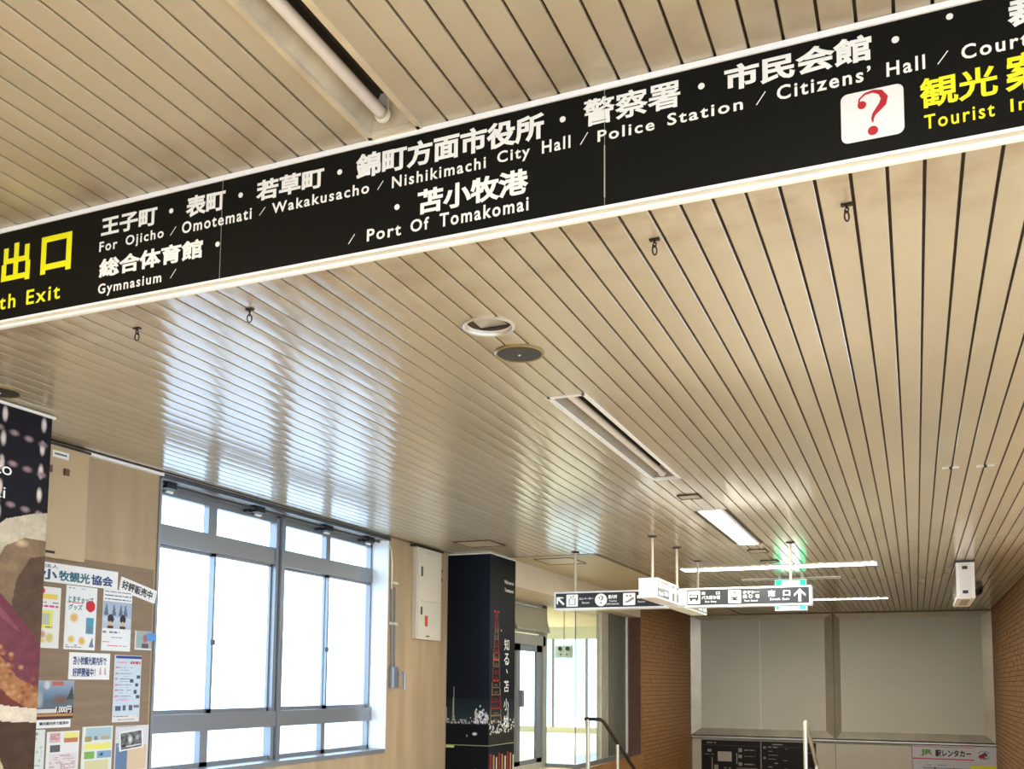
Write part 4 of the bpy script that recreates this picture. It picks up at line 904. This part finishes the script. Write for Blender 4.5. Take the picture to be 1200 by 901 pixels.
# crank operator and electric cabinet on the wall past the window
t = thing('window_crank', (-4.69, 8.36, 1.5), 'wall-mounted window crank with two thin vertical rods, right of the window', 'crank')
put(MB().path([(-4.685, 8.25, 2.93), (-4.685, 8.29, 2.87), (-4.685, 8.31, 2.75), (-4.685, 8.31, 2.5)], .007, 8), 'cable', 'steel', t, True)
put(MB().tube((-4.685, 8.31, 2.55), (-4.685, 8.34, 1.70), .007, 8).tube((-4.685, 8.38, 2.52), (-4.685, 8.40, 1.70), .007, 8), 'rods', 'aludark', t)
for z in (2.55, 2.15): put(B(-4.70, -4.675, 8.28, 8.43, z, z + .025), 'rod_clip', 'steel', t)
put(MB().box(-4.70, -4.64, 8.31, 8.41, 1.54, 1.74), 'gear_box', 'alu', t)
put(MB().tube((-4.64, 8.38, 1.68), (-4.60, 8.38, 1.68), .012, 12).box(-4.61, -4.595, 8.365, 8.45, 1.67, 1.69).tube((-4.60, 8.45, 1.69), (-4.60, 8.45, 1.52), .014, 12), 'crank_handle', 'alu', t)
t = thing('electric_cabinet', (-4.67, 9.04, 2.04), 'white two-door electric cabinet on the stone wall between window and dark column', 'cabinet')
cx_ = -4.64
put(B(-4.698, cx_ - .01, 8.765, 9.325, 2.035, 2.975), 'body', 'ivory2', t)
dz = ((2.055, 2.415), (2.43, 2.90))
for k, (a, b) in enumerate(dz):
    d = put(B(cx_ - .01, cx_, 8.785, 9.305, a, b), 'door', 'ivory2', t)
    put(MB().box(cx_, cx_ + .008, 8.84, 8.87, b - .22 if k else b - .13, b - .12 if k else b - .05), 'handle', 'aludark', d)
put(B(cx_, cx_ + .003, 8.94, 9.0, 2.17, 2.28), 'warning_label', mat('orange_red_label', (.5, .08, .02), rough=.5), t)
put(B(cx_, cx_ + .004, 8.97, 9.04, 2.062, 2.075), 'catch', 'black', t); put(B(cx_ - .01, cx_ - .004, 8.98, 9.12, 2.925, 2.945), 'name_plate', 'steel', t)
put(B(-4.698, cx_ + .01, 8.70, 9.34, 2.975, 2.992), 'top_trim', 'iron', t)
for z in (2.78, 2.68): tag(B(-4.70, -4.685, 9.40, 9.42, z, z + .03).build('wall_plug', 'iron'), 'small dark wall plug beside the electric cabinet, %s one' % ('upper' if z > 2.7 else 'lower'), 'plug', 'wall plugs')
# ================================================================ DARK PICTURE COLUMN
t = thing('picture_column', (-4.45, 9.95, FL), 'tall dark square column wrapped in a night view of the port', 'column')
put(B(-4.695, -4.192, 9.582, 10.30, FL, 2.985), 'core', 'ink', t)
put(B(-4.70, -4.187, 9.575, 10.305, 2.985, 2.998), 'top_edge', 'white', t)
def night(W, H, side):
    I = Ink(W, H, (.0035, .006, .010)); zt, zb = 2.985, .45
    def v(z): return (zt - z) / (zt - zb)
    I.a *= (1 + 1.0 * np.exp(-((I.U - (1.0 if not side else 0)) / .35) ** 2) * .7)[..., None]
    I.grad(0, v(1.42), 1, v(1.15), (.008, .014, .020), (.02, .03, .03))
    if not side:
        I.rect(0, v(1.14), 1, 1, (.004, .005, .006))
        for k in range(90):
            u = rng.uniform(0, 1); z = 1.16 + abs(rng.normal(0, .03)); c = rng.uniform(.15, .8); I.ell(u, v(z), .012, .004, (c, c, c * .95), .6)
        for k in range(70): u = rng.uniform(.68, 1); z = 1.17 + rng.uniform(0, 1) * (.20 - abs(u - .80) * .7); c = rng.uniform(.3, .95); I.ell(u, v(z), .02, .006, (c, c * .98, c), .6)
        for k in range(10): z = 1.2 + k * .025; I.ell(.17, v(z), .035 - k * .002, .006, (.35, .36, .22), .6)
        I.rect(.165, v(1.55), .18, v(1.2), (.35, .32, .18)).rect(.0, v(1.33), .015, v(1.18), (.5, .5, .4))
        I.ell(.68, v(1.05), .07, .008, (.7, .72, .7), .7).ell(.5, v(1.03), .02, .006, (.4, .4, .3), .7)
        I.rect(0, v(.92), .2, v(.90), (.55, .52, .18))
        I.ell(.7, v(.66), .03, .01, (.6, .55, .4), .6)
    else:
        # lattice tower in red and white
        for k in range(16):
            z = 2.36 - k * .075; wd = .035 + k * .011; c = (.20, .02, .01) if (k // 2) % 2 == 0 else (.18, .12, .06)
            I.rect(.25 - wd, v(z), .25 - wd + .03, v(z - .07), c).rect(.25 + wd, v(z), .25 + wd + .03, v(z - .07), c).rect(.25 - wd, v(z - .06), .25 + wd + .03, v(z - .07), c).ell(.26, v(z - .04), wd * .7, .006, tuple(q * .6 for q in c), .6)
        for z in (2.37, 1.85, 1.62): I.ell(.20, v(z), .05, .005, (.7, .03, .02), .6).ell(.32, v(z), .05, .005, (.6, .03, .02), .6)
        I.ell(.45, v(2.17), .03, .004, (.75, .6, .25), .6)
        I.rect(0, v(1.10), 1, v(.93), (.02, .02, .015))
        for k in range(60): u = rng.uniform(.0, 1); z = 1.05 + rng.uniform(0, .14); I.ell(u, v(z), .03, .005, (.6, .58, .5), .6)
        I.rect(.72, v(1.32), .76, v(1.10), (.4, .38, .3))
        for k in range(9): u = .06 + k * .11; I.rect(u, v(.84 - (k % 3) * .02), u + .055, v(.5), [(.26, .02, .015), (.34, .17, .05), (.40, .38, .32)][k % 3])
    k = (I.V > v(.935)) & (I.V < v(.925)); I.a[k] = (.22, .26, .12)
    return I
night(70, 300, False).build('night_picture', (-4.695, 9.5805, 2.985), (.503, 0, 0), (0, 0, -2.535), 'printgloss', t)
night(70, 300, True).build('night_picture', (-4.1905, 9.582, 2.985), (0, .718, 0), (0, 0, -2.535), 'printgloss', t)
text('Welcome to', (9.98, 2.70, 10.25, 2.74), 'x', -4.19, 'letter', t, .005); text('Tomakomai', (9.99, 2.61, 10.24, 2.65), 'x', -4.19, 'letter', t, .005)
for ch, z in zip('知る、苫小牧', (2.02, 1.86, 1.72, 1.56, 1.36, 1.17)):
    text(ch, (9.99, z - .065, 10.13, z + .065) if ch != '、' else (10.05, z - .02, 10.09, z + .03), 'x', -4.19, 'letter', t, .0)
# ================================================================ BACK WALL
root = struct(frame_empty('wall_back', (0, BACK, 0)))
put(B(-4.3, RX + .1, BACK, BACK + .2, -1.6, 3.1), 'base_wall', 'plaster', root)
yb = BACK - .04
fs = ((-4.195, -1.455, -4.00, -1.61), (-1.425, 1.285, -1.33, 1.12))
for k, (x0, x1, i0, i1) in enumerate(fs):
    t = thing('framed_screen', ((x0 + x1) / 2, BACK, .54), ['large pale grey screen in a stainless frame, left one on the back wall', 'large pale grey screen in a stainless frame, right one on the back wall'][k], 'screen', 'framed screens on the back wall')
    zt, zb, zt2, zb2 = 2.985, .60, 2.90, .735
    def tr(pts): return MB().poly([(a, yb - .06 if o else yb, b) for a, b, o in pts])
    yo, yi = yb - .10, yb - .01
    o_, i_ = [(x0, zb), (x1, zb), (x1, zt), (x0, zt)], [(i0, zb2), (i1, zb2), (i1, zt2), (i0, zt2)]
    for j, nm in enumerate(('bottom_rail', 'side_rail', 'top_rail', 'side_rail')):
        a, b = o_[j], o_[(j + 1) % 4]; c, d = i_[(j + 1) % 4], i_[j]
        m = MB().quad((a[0], yo, a[1]), (b[0], yo, b[1]), (c[0], yi, c[1]), (d[0], yi, d[1]))
        m.quad((a[0], yo, a[1]), (b[0], yo, b[1]), (b[0], BACK, b[1]), (a[0], BACK, a[1]))
        put(m, nm, 'steel', t)
    if k == 0:
        put(B(i0, -2.835, yi, yi + .008, zb2, zt2), 'screen_panel', 'screen', t); put(B(-2.825, i1, yi, yi + .008, zb2, zt2), 'screen_panel', 'screen', t); put(B(-2.835, -2.825, yi + .003, yi + .008, zb2, zt2), 'seam', 'whitegloss', t)
    else: put(B(i0, i1, yi, yi + .008, zb2, zt2), 'screen_panel', 'screen', t)
t = thing('steel_sill', (-1.45, BACK - .12, .52), 'projecting stainless sill running under both screens of the back wall', 'sill')
put(MB().prism([(BACK - .12, .575), (BACK - .12, .55), (BACK, .535), (BACK, .60), (BACK - .04, .60)], 'x', -4.19, -1.445), 'sill_length', 'steel', t)
put(MB().prism([(BACK - .12, .575), (BACK - .12, .55), (BACK, .535), (BACK, .60), (BACK - .04, .60)], 'x', -1.435, 1.29), 'sill_length', 'steel', t)
yp = BACK - .07
px_ = [-4.19, -1.445, -.105, 1.295]
for a, b in ((-4.19, -4.0), (-1.80, -1.447), (-1.443, -.107)):
    put(B(a, b - .004, yp, BACK, -1.4, .50), 'cream_panel', 'panel', root)
yq = yp - .02
def board(name, label, x0, x1, ink, cat='map board'):
    t = thing(name, ((x0 + x1) / 2, BACK, -.6), label, cat)
    put(B(x0, x1, yp - .015, BACK, -.9, .495), 'board', 'black', t)
    ink.build('printed_picture', (x0 + .01, yp - .0165, .49), (x1 - x0 - .02, 0, 0), (0, 0, -1.38), 'print', t); return t
c1 = (.30, .28, .22)
I = Ink(110, 130, (.012, .008, .006)); I.lines(.08, .02, .25, .045, 1, c1, 1).rect(.27, .155, .52, .29, (.42, .38, .30)).rect(.09, .12, .16, .165, c1).lines(.04, .19, .2, .20, 1, c1, .8).rect(.16, .24, .185, .9, c1).rect(.0, .06, 1, .066, (.08, .06, .05))
for v in (.10, .19, .30): I.rect(.64, v, .70, v + .05, c1).lines(.74, v + .01, .93, v + .035, 1, c1, 1)
I.rect(.60, .17, .615, .32, c1).rect(.96, .10, .965, .42, c1).rect(.6, .38, .97, .386, c1).rect(.21, .35, .28, .42, c1).lines(.38, .37, .5, .40, 1, c1, 1).lines(.22, .5, .9, .95, 9, c1, .4)
board('map_board', 'black station map board with pale lines under the left screen', -3.99, -2.855, I)
I = Ink(110, 130, (.012, .008, .006)); I.lines(.2, .02, .4, .04, 1, c1, .8).rect(.02, .06, 1, .066, (.08, .06, .05))
for k in range(8):
    v = .06 + k * .055; I.lines(.12, v, .3, v + .022, 1, c1, .8); I.lines(.33, v + .02, .48, v + .035, 1, c1, .5); I.lines(.78, v + .01, .95, v + .025, 1, c1, .4)
I.rect(.03, .06, .07, .09, c1).rect(.03, .21, .07, .24, c1); I.lines(.1, .55, .9, .95, 8, c1, .4)
board('map_board', 'black list board with rows of small pale print, right of the map', -2.825, -1.81, I)
t = thing('rental_advert_board', (.6, BACK, -.6), 'white car rental advert board with green and navy lettering, right end of the back wall', 'advert board')
put(B(-.10, 1.29, yp - .015, BACK, -.9, .532), 'board', 'paper', t)
I = Ink(140, 130, (.60, .58, .58)); I.rect(0, .20, .78, .40, (.56, .56, .56)).grad(0, .30, 1, 1, (.50, .54, .60), (.22, .32, .48)).rect(0, .012, .745, .022, (.55, .06, .10)).rect(0, .172, .745, .182, (.55, .06, .10))
I.lines(.17, .25, .22, .27, 1, (.05, .05, .08), 1).lines(.3, .25, .45, .27, 1, (.15, .2, .2), 1).rect(.12, .295, .8, .30, (.1, .1, .15)).ell(.27, .297, .012, .012, (.02, .02, .05)).ell(.5, .297, .012, .012, (.5, .05, .05)).rect(.70, .245, 1, .37, (.80, .74, .04))
I.build('printed_picture', (-.095, yp - .0165, .53), (1.38, 0, 0), (0, 0, -1.39), 'print', t)
ya = yp - .018
text('JR', (0.0401, 0.3309, 0.2450, 0.4550), 'y', ya, 'green', t, .05); text('駅レンタカー', (0.2842, 0.3247, 0.8805, 0.4547), 'y', ya, 'ink', t, .04)
text('この階段', (.91, .06, 1.26, .135), 'y', ya, 'ink', t, .04)
b = MB()
for a0, a1 in ((20, 160), (200, 250), (290, 340)):
    for k in range(a0, a1, 20):
        p = [math.radians(q) for q in (k, min(k + 20, a1))]
        b.quad(*[(1.085 + rr * math.cos(q), ya, .375 + rr * .85 * math.sin(q)) for q, rr in ((p[0], .10), (p[1], .10), (p[1], .088), (p[0], .088))])
put(b, 'emblem_ring', 'teal', t)
put(MB().poly([(1.00, ya, .37), (1.04, ya, .39), (1.09, ya, .41), (1.12, ya, .38), (1.10, ya, .33), (1.05, ya, .315), (1.01, ya, .335)]), 'emblem_mark', 'red', t)
put(MB().poly([(1.06, ya - .001, .40), (1.10, ya - .001, .435), (1.14, ya - .001, .40), (1.15, ya - .001, .35), (1.11, ya - .001, .37), (1.09, ya - .001, .40)]), 'emblem_mark', 'navy', t)
put(MB().poly([(1.07, ya - .001, .33), (1.13, ya - .001, .34), (1.12, ya - .001, .31), (1.08, ya - .001, .295)]), 'emblem_mark', 'green', t)
# ================================================================ STAIR HANDRAILS
t = thing('handrail', (-3.97, 12.25, FL), 'dark steel stair handrail in front of the office glass at left', 'handrail')
s_ = .48
rz = 1.135
put(MB().path([(-3.99, 12.25, rz), (-3.95, 12.25, rz + .003), (-3.78, 12.25, rz), (-3.75, 12.30, rz - .03), (-3.75, 15.5, rz - .03 - 3.2 * s_)], .024, 12), 'rail', 'iron', t, True)
put(MB().tube((-3.945, 12.25, FL), (-3.945, 12.25, rz), .026, 14), 'post', 'steel', t, True)
put(MB().tube((-3.75, 12.95, .25), (-3.75, 12.95, .80), .020, 14), 'post', 'steel', t, True)
put(MB().tube((-3.75, 14.3, -.9), (-3.75, 14.3, .16), .020, 14), 'post', 'steel', t, True)
t = thing('handrail', (-1.22, 12.2, FL), 'bright stainless stair handrail in front of the back wall screens', 'handrail')
rz = 1.165
put(MB().path([(-1.225, 12.16, FL), (-1.225, 12.16, rz - .05), (-1.225, 12.18, rz - .012), (-1.225, 12.22, rz), (-1.225, 12.30, rz - .02), (-1.225, 15.6, rz - .02 - 3.3 * s_)], .024, 12), 'rail', 'steel', t, True)
put(MB().tube((-1.225, 13.5, -.2), (-1.225, 13.5, .56), .020, 14), 'post', 'whitegloss', t, True)
put(MB().tube((-1.225, 14.6, -.9), (-1.225, 14.6, .0), .020, 14), 'post', 'steel', t, True)
